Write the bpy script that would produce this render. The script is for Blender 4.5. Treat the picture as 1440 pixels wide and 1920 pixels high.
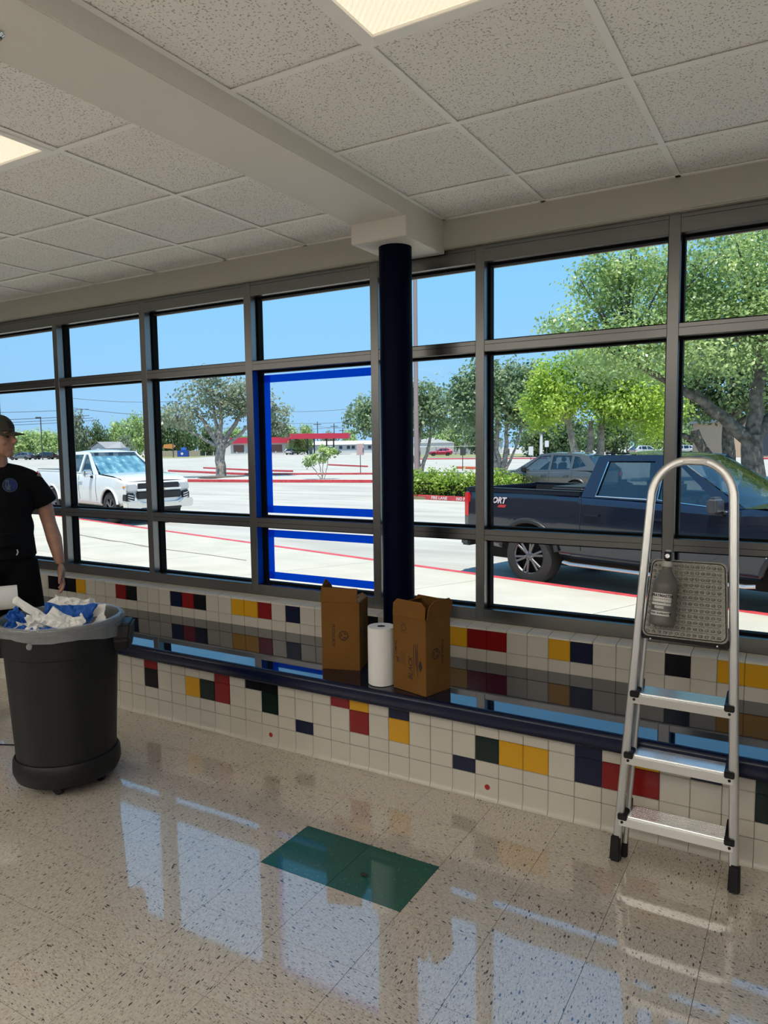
import bpy, bmesh, math, random
import numpy as np
from mathutils import Vector, Matrix, noise
PI = math.pi
for o in list(bpy.data.objects): bpy.data.objects.remove(o, do_unlink=True)
SC = bpy.context.scene
COL = SC.collection
random.seed(7)

# ---------------------------------------------------------------- camera
yaw, pitch, roll, FPX, HC = 0.5316, -0.091, -0.0125, 1364.27, 1.5764
cy, sy = math.cos(yaw), math.sin(yaw)
FWD = Vector((-sy*math.cos(pitch), cy*math.cos(pitch), math.sin(pitch)))
RGT = Vector((cy, sy, 0)); UPV = RGT.cross(FWD)
R2 = RGT*math.cos(roll) + UPV*math.sin(roll); U2 = -RGT*math.sin(roll) + UPV*math.cos(roll)
cd = bpy.data.cameras.new('camera'); cam = bpy.data.objects.new('camera', cd); COL.objects.link(cam)
cd.sensor_fit = 'VERTICAL'; cd.sensor_height = 36.0; cd.lens = 36.0*FPX/1920
cd.clip_start = 0.05; cd.clip_end = 2000
M = Matrix((R2, U2, -FWD)).transposed().to_4x4(); M.translation = (0, 0, HC); cam.matrix_world = M
SC.camera = cam

# ---------------------------------------------------------------- sky, sun, exposure
W = bpy.data.worlds.new('sky'); SC.world = W; W.use_nodes = True
nt = W.node_tree; nt.nodes.clear()
tc = nt.nodes.new('ShaderNodeTexCoord'); sp = nt.nodes.new('ShaderNodeSeparateXYZ')
rp = nt.nodes.new('ShaderNodeValToRGB'); bg = nt.nodes.new('ShaderNodeBackground'); wo = nt.nodes.new('ShaderNodeOutputWorld')
nt.links.new(tc.outputs['Generated'], sp.inputs[0]); nt.links.new(sp.outputs['Z'], rp.inputs[0])
nt.links.new(rp.outputs[0], bg.inputs[0]); nt.links.new(bg.outputs[0], wo.inputs[0])
e = rp.color_ramp.elements
e[0].position = 0.0; e[0].color = (0.36, 0.62, 0.93, 1)
e[1].position = 1.0; e[1].color = (0.12, 0.38, 0.88, 1)
q = e.new(0.30); q.color = (0.23, 0.61, 1.05, 1)
q = e.new(0.10); q.color = (0.32, 0.63, 0.97, 1)
bg.inputs[1].default_value = 1.08
sl = bpy.data.lights.new('sun', 'SUN'); sl.energy = 7.0; sl.angle = 0.009; sl.color = (1.0, 0.94, 0.83)
so = bpy.data.objects.new('sun', sl); COL.objects.link(so)
SUN_EL, SUN_AZ = math.radians(71), math.radians(-62)     # azimuth measured from +x towards +y
sd = Vector((math.cos(SUN_EL)*math.cos(SUN_AZ), math.cos(SUN_EL)*math.sin(SUN_AZ), math.sin(SUN_EL)))
so.rotation_euler = sd.to_track_quat('Z', 'Y').to_euler(); so.location = (0, -30, 60)
LAMP_WIN, LAMP_FILL = 1.0, 11.0                               # ceiling light panels: row near the windows, brighter unseen rows added as fill
vs = SC.view_settings; vs.view_transform = 'Standard'; vs.look = 'None'; vs.exposure = 0.0; vs.gamma = 1.0
vs.use_curve_mapping = False

# ---------------------------------------------------------------- mesh helpers
class MB:
    def __init__(s): s.v = []; s.f = []
    def add(s, vs_, fs_):
        b = len(s.v); s.v += [tuple(p) for p in vs_]; s.f += [tuple(i+b for i in f) for f in fs_]; return s
    def box(s, x0, x1, y0, y1, z0, z1):
        return s.add([(x0,y0,z0),(x1,y0,z0),(x1,y1,z0),(x0,y1,z0),(x0,y0,z1),(x1,y0,z1),(x1,y1,z1),(x0,y1,z1)],
                     [(0,3,2,1),(4,5,6,7),(0,1,5,4),(1,2,6,5),(2,3,7,6),(3,0,4,7)])
    def obox(s, c, size, m=None):                         # oriented box
        x, y, z = [k/2 for k in size]; b = len(s.v); s.box(-x,x,-y,y,-z,z)
        for i in range(b, len(s.v)):
            p = Vector(s.v[i]); p = (m @ p if m else p); s.v[i] = tuple(p+Vector(c))
        return s
    def bar(s, a, b, w, h, up=(0,0,1)):                   # box between two points
        a, b = Vector(a), Vector(b); d = (b-a); L = d.length; d.normalize()
        x = d.cross(Vector(up)); x.normalize(); z = x.cross(d)
        m = Matrix((x, d, z)).transposed(); return s.obox((a+b)/2, (w, L, h), m)
    def prism(s, poly, axis, a, b):                       # extrude a polygon along an axis
        n = len(poly)
        def mk(p, t): return {'x': (t,p[0],p[1]), 'y': (p[0],t,p[1]), 'z': (p[0],p[1],t)}[axis]
        vs_ = [mk(p,a) for p in poly]+[mk(p,b) for p in poly]
        fs_ = [tuple(range(n))[::-1], tuple(range(n,2*n))]+[(i,(i+1)%n,n+(i+1)%n,n+i) for i in range(n)]
        return s.add(vs_, fs_)
    def tube(s, pts, r, n=8, caps=True, flat=1.0, up=(0,0,1)):
        pts = [Vector(p) for p in pts]; rr = r if isinstance(r,(list,tuple)) else [r]*len(pts)
        vs_ = []; prev = None
        for i, p in enumerate(pts):
            d = (pts[min(i+1,len(pts)-1)]-pts[max(i-1,0)])
            if d.length < 1e-9: d = Vector((0,0,1))
            d.normalize()
            if prev is None:
                x = d.cross(Vector(up)); x = x if x.length > 1e-4 else d.cross(Vector((1,0,0)))
            else: x = prev - d*prev.dot(d)
            x.normalize(); prev = x; y = d.cross(x)
            for k in range(n):
                a = 2*PI*k/n; vs_.append(p + x*math.cos(a)*rr[i] + y*math.sin(a)*rr[i]*flat)
        fs_ = [(i*n+k, i*n+(k+1)%n, (i+1)*n+(k+1)%n, (i+1)*n+k) for i in range(len(pts)-1) for k in range(n)]
        if caps: fs_ += [tuple(range(n))[::-1], tuple(range((len(pts)-1)*n, len(pts)*n))]
        return s.add(vs_, fs_)
    def lathe(s, prof, n=24, c=(0,0,0), axis='z', wob=None):
        vs_ = []; m = len(prof)
        for k in range(n):
            a = 2*PI*k/n
            for j, (r, z) in enumerate(prof):
                if wob: r, z = wob(a, j, r, z)
                p = (r*math.cos(a), r*math.sin(a), z)
                if axis == 'y': p = (p[0], p[2], p[1])
                if axis == 'x': p = (p[2], p[0], p[1])
                vs_.append((p[0]+c[0], p[1]+c[1], p[2]+c[2]))
        fs_ = [(k*m+j, ((k+1)%n)*m+j, ((k+1)%n)*m+j+1, k*m+j+1) for k in range(n) for j in range(m-1)]
        return s.add(vs_, fs_)
    def grid(s, fn, nu, nv):
        vs_ = [fn(i/nu, j/nv) for i in range(nu+1) for j in range(nv+1)]
        fs_ = [(i*(nv+1)+j, (i+1)*(nv+1)+j, (i+1)*(nv+1)+j+1, i*(nv+1)+j+1) for i in range(nu) for j in range(nv)]
        return s.add(vs_, fs_)
    def ball(s, c, r, n=10, m=7, rot=None):
        r = r if isinstance(r,(list,tuple)) else (r,r,r); vs_ = []
        for j in range(m+1):
            t = PI*j/m
            for k in range(n):
                a = 2*PI*k/n; p = Vector((r[0]*math.sin(t)*math.cos(a), r[1]*math.sin(t)*math.sin(a), r[2]*math.cos(t)))
                if rot: p = rot @ p
                vs_.append(p+Vector(c))
        fs_ = [(j*n+k, (j+1)*n+k, (j+1)*n+(k+1)%n, j*n+(k+1)%n) for j in range(m) for k in range(n)]
        return s.add(vs_, fs_)
    def mesh(s, name, mat, smooth=False, bevel=0, seg=2):
        me = bpy.data.meshes.new(name); me.from_pydata(s.v, [], s.f)
        bm = bmesh.new(); bm.from_mesh(me)
        bmesh.ops.remove_doubles(bm, verts=bm.verts, dist=1e-6)
        bmesh.ops.recalc_face_normals(bm, faces=bm.faces)
        if bevel:
            ed = [x for x in bm.edges if len(x.link_faces) == 2 and x.calc_face_angle(0) > 0.5]
            bmesh.ops.bevel(bm, geom=ed, offset=bevel, segments=seg, affect='EDGES', clamp_overlap=True)
        bm.to_mesh(me); bm.free()
        if mat: me.materials.append(mat)
        if smooth:
            me.shade_smooth()
            try: me.set_sharp_from_angle(angle=math.radians(smooth if smooth > 1 else 40))
            except Exception: pass
        return me

def link(name, me, parent=None, loc=None, rot=None):
    o = bpy.data.objects.new(name, me); COL.objects.link(o)
    if parent: o.parent = parent
    if loc: o.location = loc
    if rot: o.rotation_euler = rot
    return o
def part(name, mb, mat, parent=None, smooth=False, bevel=0, seg=2, loc=None, rot=None, label=None, kind=None):
    o = link(name, mb.mesh(name, mat, smooth, bevel, seg), parent, loc, rot)
    if label: o['label'] = label
    if kind: o['kind'] = kind
    return o
def tag(o, label, cat, group=None, kind=None):
    o['label'] = label; o['category'] = cat
    if group: o['group'] = group
    if kind: o['kind'] = kind
    return o
def struct(name, mb, mat, label=None, **k):
    o = part(name, mb, mat, **k) if mb else link(name, None)
    o['kind'] = 'structure'
    if label: o['label'] = label
    return o
def thing(name, label, cat, loc=(0,0,0), rz=0, group=None, kind=None):
    return tag(link(name, None, None, loc, (0,0,rz)), label, cat, group, kind)
def copy_tree(o, parent=None):
    c = o.copy(); COL.objects.link(c); c.parent = parent
    for ch in list(o.children): copy_tree(ch, c)
    return c
def interp(t, x):
    if x <= t[0][0]: return t[0][1]
    for (a, p), (b, q_) in zip(t, t[1:]):
        if x <= b: return p + (q_-p)*(x-a)/(b-a)
    return t[-1][1]
def text_mb(txt, size, shear=0.0, bold=0.0, align='CENTER'):
    cu = bpy.data.curves.new('t', 'FONT'); cu.body = txt; cu.size = size; cu.align_x = align; cu.align_y = 'CENTER'
    cu.shear = shear; cu.offset = bold; cu.resolution_u = 2; cu.fill_mode = 'FRONT'
    o = bpy.data.objects.new('t', cu); COL.objects.link(o)
    dg = bpy.context.evaluated_depsgraph_get(); me = bpy.data.meshes.new_from_object(o.evaluated_get(dg))
    mb = MB(); mb.add([tuple(v.co) for v in me.vertices], [tuple(p.vertices) for p in me.polygons])
    bpy.data.objects.remove(o); bpy.data.curves.remove(cu); bpy.data.meshes.remove(me); return mb
def xf(mb, fn): mb.v = [tuple(fn(*p)) for p in mb.v]; return mb

# ---------------------------------------------------------------- materials
def nmat(name):
    m = bpy.data.materials.new(name); m.use_nodes = True; return m, m.node_tree, m.node_tree.nodes['Principled BSDF']
def mat(name, col, rough=0.5, metal=0.0, coat=0.0, spec=None, bump=None, var=None, trans=None, coat_ior=None, em=None):
    m, t, b = nmat(name); b.inputs['Base Color'].default_value = (*col, 1); b.inputs['Roughness'].default_value = rough
    b.inputs['Metallic'].default_value = metal; b.inputs['Coat Weight'].default_value = coat; b.inputs['Coat Roughness'].default_value = 0.04
    if coat_ior: b.inputs['Coat IOR'].default_value = coat_ior
    if spec is not None: b.inputs['Specular IOR Level'].default_value = spec
    if em: b.inputs['Emission Color'].default_value = (*em[0],1); b.inputs['Emission Strength'].default_value = em[1]
    N = t.nodes.new; L = t.links.new
    if bump or var:
        co = N('ShaderNodeTexCoord')
    if bump:
        n = N('ShaderNodeTexNoise'); n.inputs['Scale'].default_value = bump[0]; n.inputs['Detail'].default_value = 4
        bp = N('ShaderNodeBump'); bp.inputs['Strength'].default_value = bump[1]; bp.inputs['Distance'].default_value = bump[2] if len(bump) > 2 else 0.01
        L(co.outputs['Object'], n.inputs['Vector']); L(n.outputs[0], bp.inputs['Height']); L(bp.outputs[0], b.inputs['Normal'])
    if var:                                              # (scale, darker colour, lighter colour)
        n = N('ShaderNodeTexNoise'); n.inputs['Scale'].default_value = var[0]; n.inputs['Detail'].default_value = 6
        r = N('ShaderNodeValToRGB'); r.color_ramp.elements[0].position = 0.35; r.color_ramp.elements[1].position = 0.65
        r.color_ramp.elements[0].color = (*var[1],1); r.color_ramp.elements[1].color = (*var[2],1)
        L(co.outputs['Object'], n.inputs['Vector']); L(n.outputs[0], r.inputs[0]); L(r.outputs[0], b.inputs['Base Color'])
    if trans:
        mx = N('ShaderNodeMixShader'); tr = N('ShaderNodeBsdfTranslucent'); tr.inputs[0].default_value = (*trans[0],1)
        mx.inputs[0].default_value = trans[1]; out = t.nodes['Material Output']
        L(b.outputs[0], mx.inputs[1]); L(tr.outputs[0], mx.inputs[2]); L(mx.outputs[0], out.inputs[0])
    return m
def glass_mat(name, tint, f0=0.03, rough=0.0, dirt=0.0):
    m = bpy.data.materials.new(name); m.use_nodes = True; t = m.node_tree; t.nodes.clear(); N = t.nodes.new; L = t.links.new
    out = N('ShaderNodeOutputMaterial'); mx = N('ShaderNodeMixShader'); tr = N('ShaderNodeBsdfTransparent'); gl = N('ShaderNodeBsdfGlossy'); lw = N('ShaderNodeLayerWeight')
    tr.inputs[0].default_value = (*tint,1); gl.inputs['Roughness'].default_value = rough; lw.inputs[0].default_value = 0.5
    pw = N('ShaderNodeMath'); pw.operation = 'POWER'; pw.inputs[1].default_value = 5; L(lw.outputs['Facing'], pw.inputs[0])
    ma = N('ShaderNodeMath'); ma.operation = 'MULTIPLY_ADD'; ma.inputs[1].default_value = 1-f0; ma.inputs[2].default_value = f0; L(pw.outputs[0], ma.inputs[0])
    L(ma.outputs[0], mx.inputs[0]); L(tr.outputs[0], mx.inputs[1]); L(gl.outputs[0], mx.inputs[2]); L(mx.outputs[0], out.inputs[0]); return m

paint = mat('wall_paint', (0.74,0.715,0.65), 0.6, bump=(60,0.12,0.004))
alum = mat('anodised_aluminium', (0.21,0.207,0.197), 0.30, 1.0)
rubber = mat('black_gasket', (0.004,0.004,0.004), 0.7, spec=0.1)
glass = glass_mat('window_glass', (0.97,0.985,0.98), 0.001)
navy_gloss = mat('navy_gloss_paint', (0.001,0.002,0.012), 0.4, spec=0.04)
gridwhite = mat('ceiling_grid_white', (0.93,0.92,0.88), 0.45)
bench_top_m = mat('bench_top_gloss', (0.005,0.009,0.020), 0.12, spec=0.0, coat=1.0, coat_ior=1.85, bump=(14,0.06,0.01))
bench_top_m.node_tree.nodes['Principled BSDF'].inputs['Coat Roughness'].default_value = 0.03
nose_m = mat('bench_nosing_navy', (0.003,0.006,0.024), 0.25, spec=0.3)
grout = mat('grout', (0.20,0.19,0.17), 0.9)
def tile_m(n, c): return mat('tile_'+n, c, 0.25, spec=0.22)
TM = {'w': mat('tile_white', (0.46,0.425,0.355), 0.28, var=(1.2,(0.44,0.41,0.34),(0.48,0.445,0.375))), 'y': tile_m('yellow',(0.52,0.27,0.010)), 'r': tile_m('red',(0.19,0.008,0.008)),
      'n': tile_m('navy',(0.004,0.006,0.028)), 'k': tile_m('black',(0.005,0.005,0.006)), 'g': tile_m('green',(0.003,0.012,0.009))}
red_dot = mat('red_sticker', (0.30,0.01,0.01), 0.5)
cardboard = mat('cardboard', (0.15,0.07,0.016), 0.85, spec=0.1, var=(5,(0.14,0.064,0.014),(0.16,0.076,0.019)), bump=(90,0.08,0.003))
cardboard_in = mat('cardboard_inner', (0.26,0.165,0.08), 0.9)
print_ink = mat('box_print', (0.012,0.006,0.004), 0.8)
print_red = mat('box_print_red', (0.20,0.02,0.02), 0.8)
paper = mat('paper_towel', (0.78,0.77,0.74), 0.95, bump=(120,0.3,0.003), trans=((0.7,0.7,0.68),0.15))
tape_blue = mat('painters_tape', (0.0,0.17,0.75), 0.7, spec=0.1, bump=(400,0.25,0.001), trans=((0.0,0.30,1.0),0.7))
tape_trash = mat('blue_masking_wad', (0.01,0.10,0.42), 0.7, trans=((0.01,0.15,0.6),0.2))
dark_card = mat('tube_dark', (0.03,0.03,0.03), 0.9)
plastic_grey = mat('grey_bin_plastic', (0.007,0.008,0.008), 0.5, spec=0.3, bump=(300,0.05,0.001))
plastic_black = mat('black_plastic', (0.006,0.006,0.006), 0.5, spec=0.3)
alum_ladder = mat('ladder_aluminium', (0.62,0.61,0.58), 0.32, 0.85)
alum_tread = mat('tread_aluminium', (0.90,0.90,0.90), 0.24, 1.0)
plate_m = mat('dirty_platform_metal', (0.20,0.19,0.165), 0.5, 0.35, var=(160,(0.15,0.14,0.12),(0.25,0.24,0.21)))
chrome = mat('chrome', (0.75,0.75,0.75), 0.12, 1.0)
# ---------------------------------------------------------------- floor
def vct(name, base, chips, rough=0.16, dense=0.5):
    m, t, b = nmat(name); N = t.nodes.new; L = t.links.new
    geo = N('ShaderNodeNewGeometry'); oi = N('ShaderNodeObjectInfo')
    gt = N('ShaderNodeMath'); gt.operation = 'GREATER_THAN'; gt.inputs[1].default_value = 0.5; L(oi.outputs['Random'], gt.inputs[0])
    an = N('ShaderNodeMath'); an.operation = 'MULTIPLY_ADD'; an.inputs[1].default_value = 1.35; an.inputs[2].default_value = 0.15; L(gt.outputs[0], an.inputs[0])
    ro = N('ShaderNodeVectorRotate'); ro.rotation_type = 'Z_AXIS'; L(geo.outputs['Position'], ro.inputs['Vector']); L(an.outputs[0], ro.inputs['Angle'])
    def layer(scale, stretch, thr, keep):
        mp = N('ShaderNodeMapping'); mp.inputs['Scale'].default_value = (scale, scale*stretch, scale); L(ro.outputs[0], mp.inputs[0])
        nz = N('ShaderNodeTexNoise'); nz.inputs['Scale'].default_value = 2.0; L(mp.outputs[0], nz.inputs['Vector'])
        ad = N('ShaderNodeMix'); ad.data_type = 'VECTOR'; ad.inputs[0].default_value = 0.25
        L(mp.outputs[0], ad.inputs[4]); L(nz.outputs['Color'], ad.inputs[5])
        vo = N('ShaderNodeTexVoronoi'); vo.inputs['Scale'].default_value = 1.0; L(ad.outputs[1], vo.inputs['Vector'])
        a = N('ShaderNodeMath'); a.operation = 'LESS_THAN'; a.inputs[1].default_value = thr; L(vo.outputs['Distance'], a.inputs[0])
        s2 = N('ShaderNodeSeparateColor'); L(vo.outputs['Color'], s2.inputs[0])
        k = N('ShaderNodeMath'); k.operation = 'LESS_THAN'; k.inputs[1].default_value = keep; L(s2.outputs[0], k.inputs[0])
        mu = N('ShaderNodeMath'); mu.operation = 'MULTIPLY'; L(a.outputs[0], mu.inputs[0]); L(k.outputs[0], mu.inputs[1])
        return mu, s2
    nz = N('ShaderNodeTexNoise'); nz.inputs['Scale'].default_value = 60; nz.inputs['Detail'].default_value = 5; nz.inputs['Roughness'].default_value = 0.7
    st = N('ShaderNodeMapping'); st.inputs['Scale'].default_value = (1, 2.6, 1); L(ro.outputs[0], st.inputs[0]); L(st.outputs[0], nz.inputs['Vector'])
    rp_ = N('ShaderNodeValToRGB'); rp_.color_ramp.elements[0].position = 0.33; rp_.color_ramp.elements[1].position = 0.68
    rp_.color_ramp.elements[0].color = (*[c*0.72 for c in base],1); rp_.color_ramp.elements[1].color = (*[min(1,c*1.16) for c in base],1)
    L(nz.outputs[0], rp_.inputs[0]); cur = rp_.outputs[0]
    for (scale, stretch, thr, keep, ramp) in chips:
        mk, s2 = layer(scale, stretch, thr, keep)
        cr = N('ShaderNodeValToRGB'); cr.color_ramp.interpolation = 'CONSTANT'
        els = cr.color_ramp.elements
        for i, c in enumerate(ramp):
            el = els[i] if i < 2 else els.new(0.5)
            el.position = i/len(ramp); el.color = (*c,1)
        L(s2.outputs[1], cr.inputs[0])
        mx = N('ShaderNodeMix'); mx.data_type = 'RGBA'; L(mk.outputs[0], mx.inputs[0]); L(cur, mx.inputs[6]); L(cr.outputs[0], mx.inputs[7]); cur = mx.outputs[2]
    L(cur, b.inputs['Base Color']); b.inputs['Roughness'].default_value = 0.35
    b.inputs['Coat Weight'].default_value = 1.0; b.inputs['Coat IOR'].default_value = 2.1; b.inputs['Coat Roughness'].default_value = rough*0.3
    nb = N('ShaderNodeTexNoise'); nb.inputs['Scale'].default_value = 6; nb.inputs['Detail'].default_value = 2; L(geo.outputs['Position'], nb.inputs['Vector'])
    bp = N('ShaderNodeBump'); bp.inputs['Strength'].default_value = 0.05; bp.inputs['Distance'].default_value = 0.004; L(nb.outputs[0], bp.inputs['Height']); L(bp.outputs[0], b.inputs['Coat Normal'])
    return m
DK = (0.025,0.022,0.02)
cream = vct('speckled_vinyl_tile', (0.49,0.435,0.36), [
    (150, 2.6, 0.42, 0.26, [(0.23,0.17,0.11),(0.30,0.24,0.17),(0.17,0.125,0.085)]),
    (62, 3.2, 0.30, 0.16, [DK,(0.06,0.045,0.035),DK,(0.10,0.075,0.05),DK]),
    (36, 2.8, 0.23, 0.13, [DK,DK,(0.03,0.05,0.10),DK,(0.13,0.05,0.03),DK,(0.20,0.14,0.05)])])
green_vct = vct('green_vinyl_tile', (0.008,0.080,0.055), [(110, 2.2, 0.35, 0.10, [(0.06,0.20,0.15),(0.004,0.04,0.03)])])
green_vct.node_tree.nodes['Principled BSDF'].inputs['Coat Weight'].default_value = 0.5
subfloor = mat('floor_joint', (0.05,0.042,0.035), 0.9)
FX0, FY0, FT = -1.7616, 2.0323, 0.3048
I0, I1, J0, J1 = -15, 9, -6, 3
floor = struct('floor', MB().box(-8.6,4.1,-4.1,3.0,-0.05,-0.003), subfloor, 'speckled cream vinyl tile floor')
tm = MB().box(-FT/2+.0008, FT/2-.0008, -FT/2+.0008, FT/2-.0008, -0.003, 0.0).mesh('floor_tile', cream)
tg = tm.copy(); tg.materials.clear(); tg.materials.append(green_vct)
cutd = 2.9068-(FY0+2*FT)
tcut = MB().box(-FT/2+.0005, FT/2-.0005, -cutd/2, cutd/2, -0.003, 0.0).mesh('floor_tile', cream)
for i in range(I0, I1):
    for j in range(J0, J1):
        x, y = FX0+(i+.5)*FT, FY0+(j+.5)*FT
        if j == 2: o = link('floor_tile', tcut, floor, (x, FY0+2*FT+cutd/2, 0)); continue
        g = j == 0 and i in (0, 1)
        o = link('floor_tile', tg if g else tm, floor, (x, y, 0))
        if g: o['label'] = 'dark green vinyl floor tile'
rest = MB(); xa, xb, ya = FX0+I0*FT, FX0+I1*FT, FY0+J0*FT
rest.box(-8.5, xa, -4, 2.9, -0.003, 0); rest.box(xb, 4, -4, 2.9, -0.003, 0); rest.box(xa, xb, -4, ya, -0.003, 0)
part('floor_tile_field', rest, cream, floor, kind='stuff')

# ---------------------------------------------------------------- ceiling
def ceil_tile_m():
    m, t, b = nmat('fissured_ceiling_tile'); N = t.nodes.new; L = t.links.new
    geo = N('ShaderNodeNewGeometry')
    vo = N('ShaderNodeTexNoise'); vo.inputs['Scale'].default_value = 135; vo.inputs['Detail'].default_value = 1.5; L(geo.outputs['Position'], vo.inputs['Vector'])
    r = N('ShaderNodeValToRGB'); r.color_ramp.elements[0].position = 0.345; r.color_ramp.elements[1].position = 0.40
    r.color_ramp.elements[0].color = (0.44,0.43,0.39,1); r.color_ramp.elements[1].color = (0.90,0.885,0.845,1)
    L(vo.outputs[0], r.inputs[0]); L(r.outputs[0], b.inputs['Base Color']); b.inputs['Roughness'].default_value = 0.95
    bp = N('ShaderNodeBump'); bp.inputs['Strength'].default_value = 0.4; bp.inputs['Distance'].default_value = 0.003; L(r.outputs[0], bp.inputs['Height']); L(bp.outputs[0], b.inputs['Normal'])
    return m
ctile = ceil_tile_m()
HC_ = 2.747; YB = 3.562                      # ceiling height, face of the bulkhead over the window
ceiling = struct('ceiling', MB().box(-8.6,4.1,-4.1,3.9,HC_+0.03,HC_+0.08), paint, 'suspended ceiling of fissured square tiles')
colsR = [-1.715,-1.17,-0.556,0.058,0.672,1.286,1.90]
colsL = [-2.03-0.0,-2.60,-3.22,-3.84,-4.46,-5.08,-5.70,-6.32,-6.94,-7.56,-8.18]
rows = [0.09,0.70,1.315,1.93,2.545,3.155,YB]
lights_at = {('R',-1.17), ('L',-2.60), ('L',-5.08), ('R',0.672)}
cache = {}
def lay_tile(x0, x1, y0, y1):
    k = (round(x1-x0,3), round(y1-y0,3))
    if k not in cache:
        a, b_ = k; cache[k] = MB().box(-a/2+.004, a/2-.004, -b_/2+.004, b_/2-.004, 0, 0.014).mesh('ceiling_tile', ctile, bevel=0.0015, seg=1)
    link('ceiling_tile', cache[k], ceiling, ((x0+x1)/2, (y0+y1)/2, HC_+0.007))
for side, cs in (('R', colsR), ('L', colsL)):
    for a, b_ in zip(cs, cs[1:]):
        x0, x1 = min(a,b_), max(a,b_)
        for j, (y0, y1) in enumerate(zip(rows, rows[1:])):
            if (side, a) in lights_at and j in (1, 2): continue
            lay_tile(x0, x1, y0, y1)
fld = MB()
fld.box(-8.5,-8.18,-4,YB,HC_+.006,HC_+.02); fld.box(1.90,4,-4,YB,HC_+.006,HC_+.02); fld.box(-8.18,1.90,-4,0.09,HC_+.006,HC_+.02)
part('ceiling_tile_field', fld, ctile, ceiling, kind='stuff')
bw = 0.012
for x in colsR[1:]+colsL[1:]:
    part('grid_bar', MB().box(x-bw, x+bw, -0.5, YB, HC_, HC_+0.004).box(x-.002,x+.002,-0.5,YB,HC_+.004,HC_+.03), gridwhite, ceiling)
for y in rows[:-1]:
    segs = ((-8.5,-5.70),(-5.08,-3.22),(-2.60,-2.03),(-1.715,-1.17),(-0.556,0.672),(1.286,4.0)) if abs(y-1.315) < .01 else ((-8.5,-2.03), (-1.715,4.0))
    for x0, x1 in segs:
        part('grid_bar', MB().box(x0, x1, y-bw, y+bw, HC_-.0005, HC_+0.004).box(x0,x1,y-.002,y+.002,HC_+.004,HC_+.03), gridwhite, ceiling)
for x0, x1 in ((-8.5,-2.03), (-1.715,4.0)):
    part('grid_bar', MB().box(x0, x1, YB-0.022, YB, HC_, HC_+0.004), gridwhite, ceiling)
for x in (-2.03, -1.715):
    d = -0.02 if x < -1.9 else 0.02
    part('grid_bar', MB().box(min(x,x+d), max(x,x+d), -4, YB, HC_, HC_+0.004), gridwhite, ceiling)

# ceiling light panels (window row, then unseen rows added to light the room)
def lens_m(name, k, c0, c1):
    m, t, b = nmat(name); N = t.nodes.new; L = t.links.new
    geo = N('ShaderNodeNewGeometry'); w = N('ShaderNodeTexWave'); w.inputs['Scale'].default_value = 28; w.bands_direction = 'DIAGONAL'
    L(geo.outputs['Position'], w.inputs['Vector'])
    r = N('ShaderNodeValToRGB'); r.color_ramp.elements[0].color = (*c0,1); r.color_ramp.elements[1].color = (*c1,1)
    L(w.outputs[0], r.inputs[0]); L(r.outputs[0], b.inputs['Emission Color']); b.inputs['Emission Strength'].default_value = k
    b.inputs['Base Color'].default_value = (0.8,0.75,0.65,1); return m
lens = lens_m('light_lens', LAMP_WIN, (0.74,0.62,0.45), (0.84,0.72,0.54))
lens_fill = lens_m('fill_light_lens', LAMP_FILL, (1.0,0.955,0.89), (1.0,0.96,0.90))
def light_panel(x0, x1, y0, y1, label, lm=None):
    t = thing('ceiling_light', label, 'ceiling light', ((x0+x1)/2, (y0+y1)/2, HC_), 0, 'recessed ceiling light panels')
    a, b_ = (x1-x0)/2-0.013, (y1-y0)/2-0.013
    fr = MB()
    for s in (-1, 1):
        fr.box(min(s*a,s*(a-.028)), max(s*a,s*(a-.028)), -b_, b_, -0.006, 0.03); fr.box(-a+.028, a-.028, min(s*b_,s*(b_-.028)), max(s*b_,s*(b_-.028)), -0.006, 0.03)
    part('frame', fr, gridwhite, t, bevel=0.002, seg=1)
    part('lens', MB().box(-a+.027, a-.027, -b_+.027, b_-.027, 0.004, 0.010), lm or lens, t)
    return t
light_panel(-1.17,-0.556,0.70,1.93,'lit ceiling panel cut off by the top edge, right of the beam')
light_panel(-3.22,-2.60,0.70,1.93,'lit ceiling panel at the left edge, left of the beam')
for x in (-5.70, 0.672): light_panel(x, x+0.614, 0.70, 1.93, 'lit ceiling panel of the window row, outside the picture')
for x in (-7.94,-6.70,-5.46,-4.22,-3.0,-1.46,-0.2,1.1,2.4):  # made-up rows, brighter than the window row, to lift the interior
    for y in (-3.75,-1.75): light_panel(x, x+0.614, y, y+1.23, 'added fill light panel behind the viewer, out of the picture', lens_fill)

# beam, capital, bulkhead and outer walls
wall_shaded = mat('shaded_wall_paint', (0.47,0.46,0.40), 0.6, bump=(60,0.12,0.004))  # beam paint darkened: shade on the room-facing side put into the colour
room_paint = mat('navy_grey_wall_paint', (0.12,0.125,0.14), 0.7)
trim = struct('trim_1', MB().box(-2.03,-1.715,-4,YB+.1,2.675,HC_+.04), paint, 'painted boxed beam under the ceiling', bevel=0.004)
part('capital', MB().box(-2.031,-1.714,3.161,YB+.02,2.580,2.70), paint, trim, bevel=0.004)
wf = struct('wall_front', MB().box(-8.5,4.0,YB,YB+0.35,2.602,HC_+.05), wall_shaded, 'painted bulkhead above and tiled wall below the windows', bevel=0.006)
struct('wall_left', MB().box(-8.6,-8.5,-4.1,4.0,0,2.8), room_paint, 'painted side wall')
struct('wall_right', MB().box(4.0,4.1,-4.1,4.0,0,2.8), room_paint, 'painted side wall')
struct('wall_back', MB().box(-8.6,4.1,-4.1,-4.0,0,2.8), room_paint, 'painted wall behind the viewer')
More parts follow.
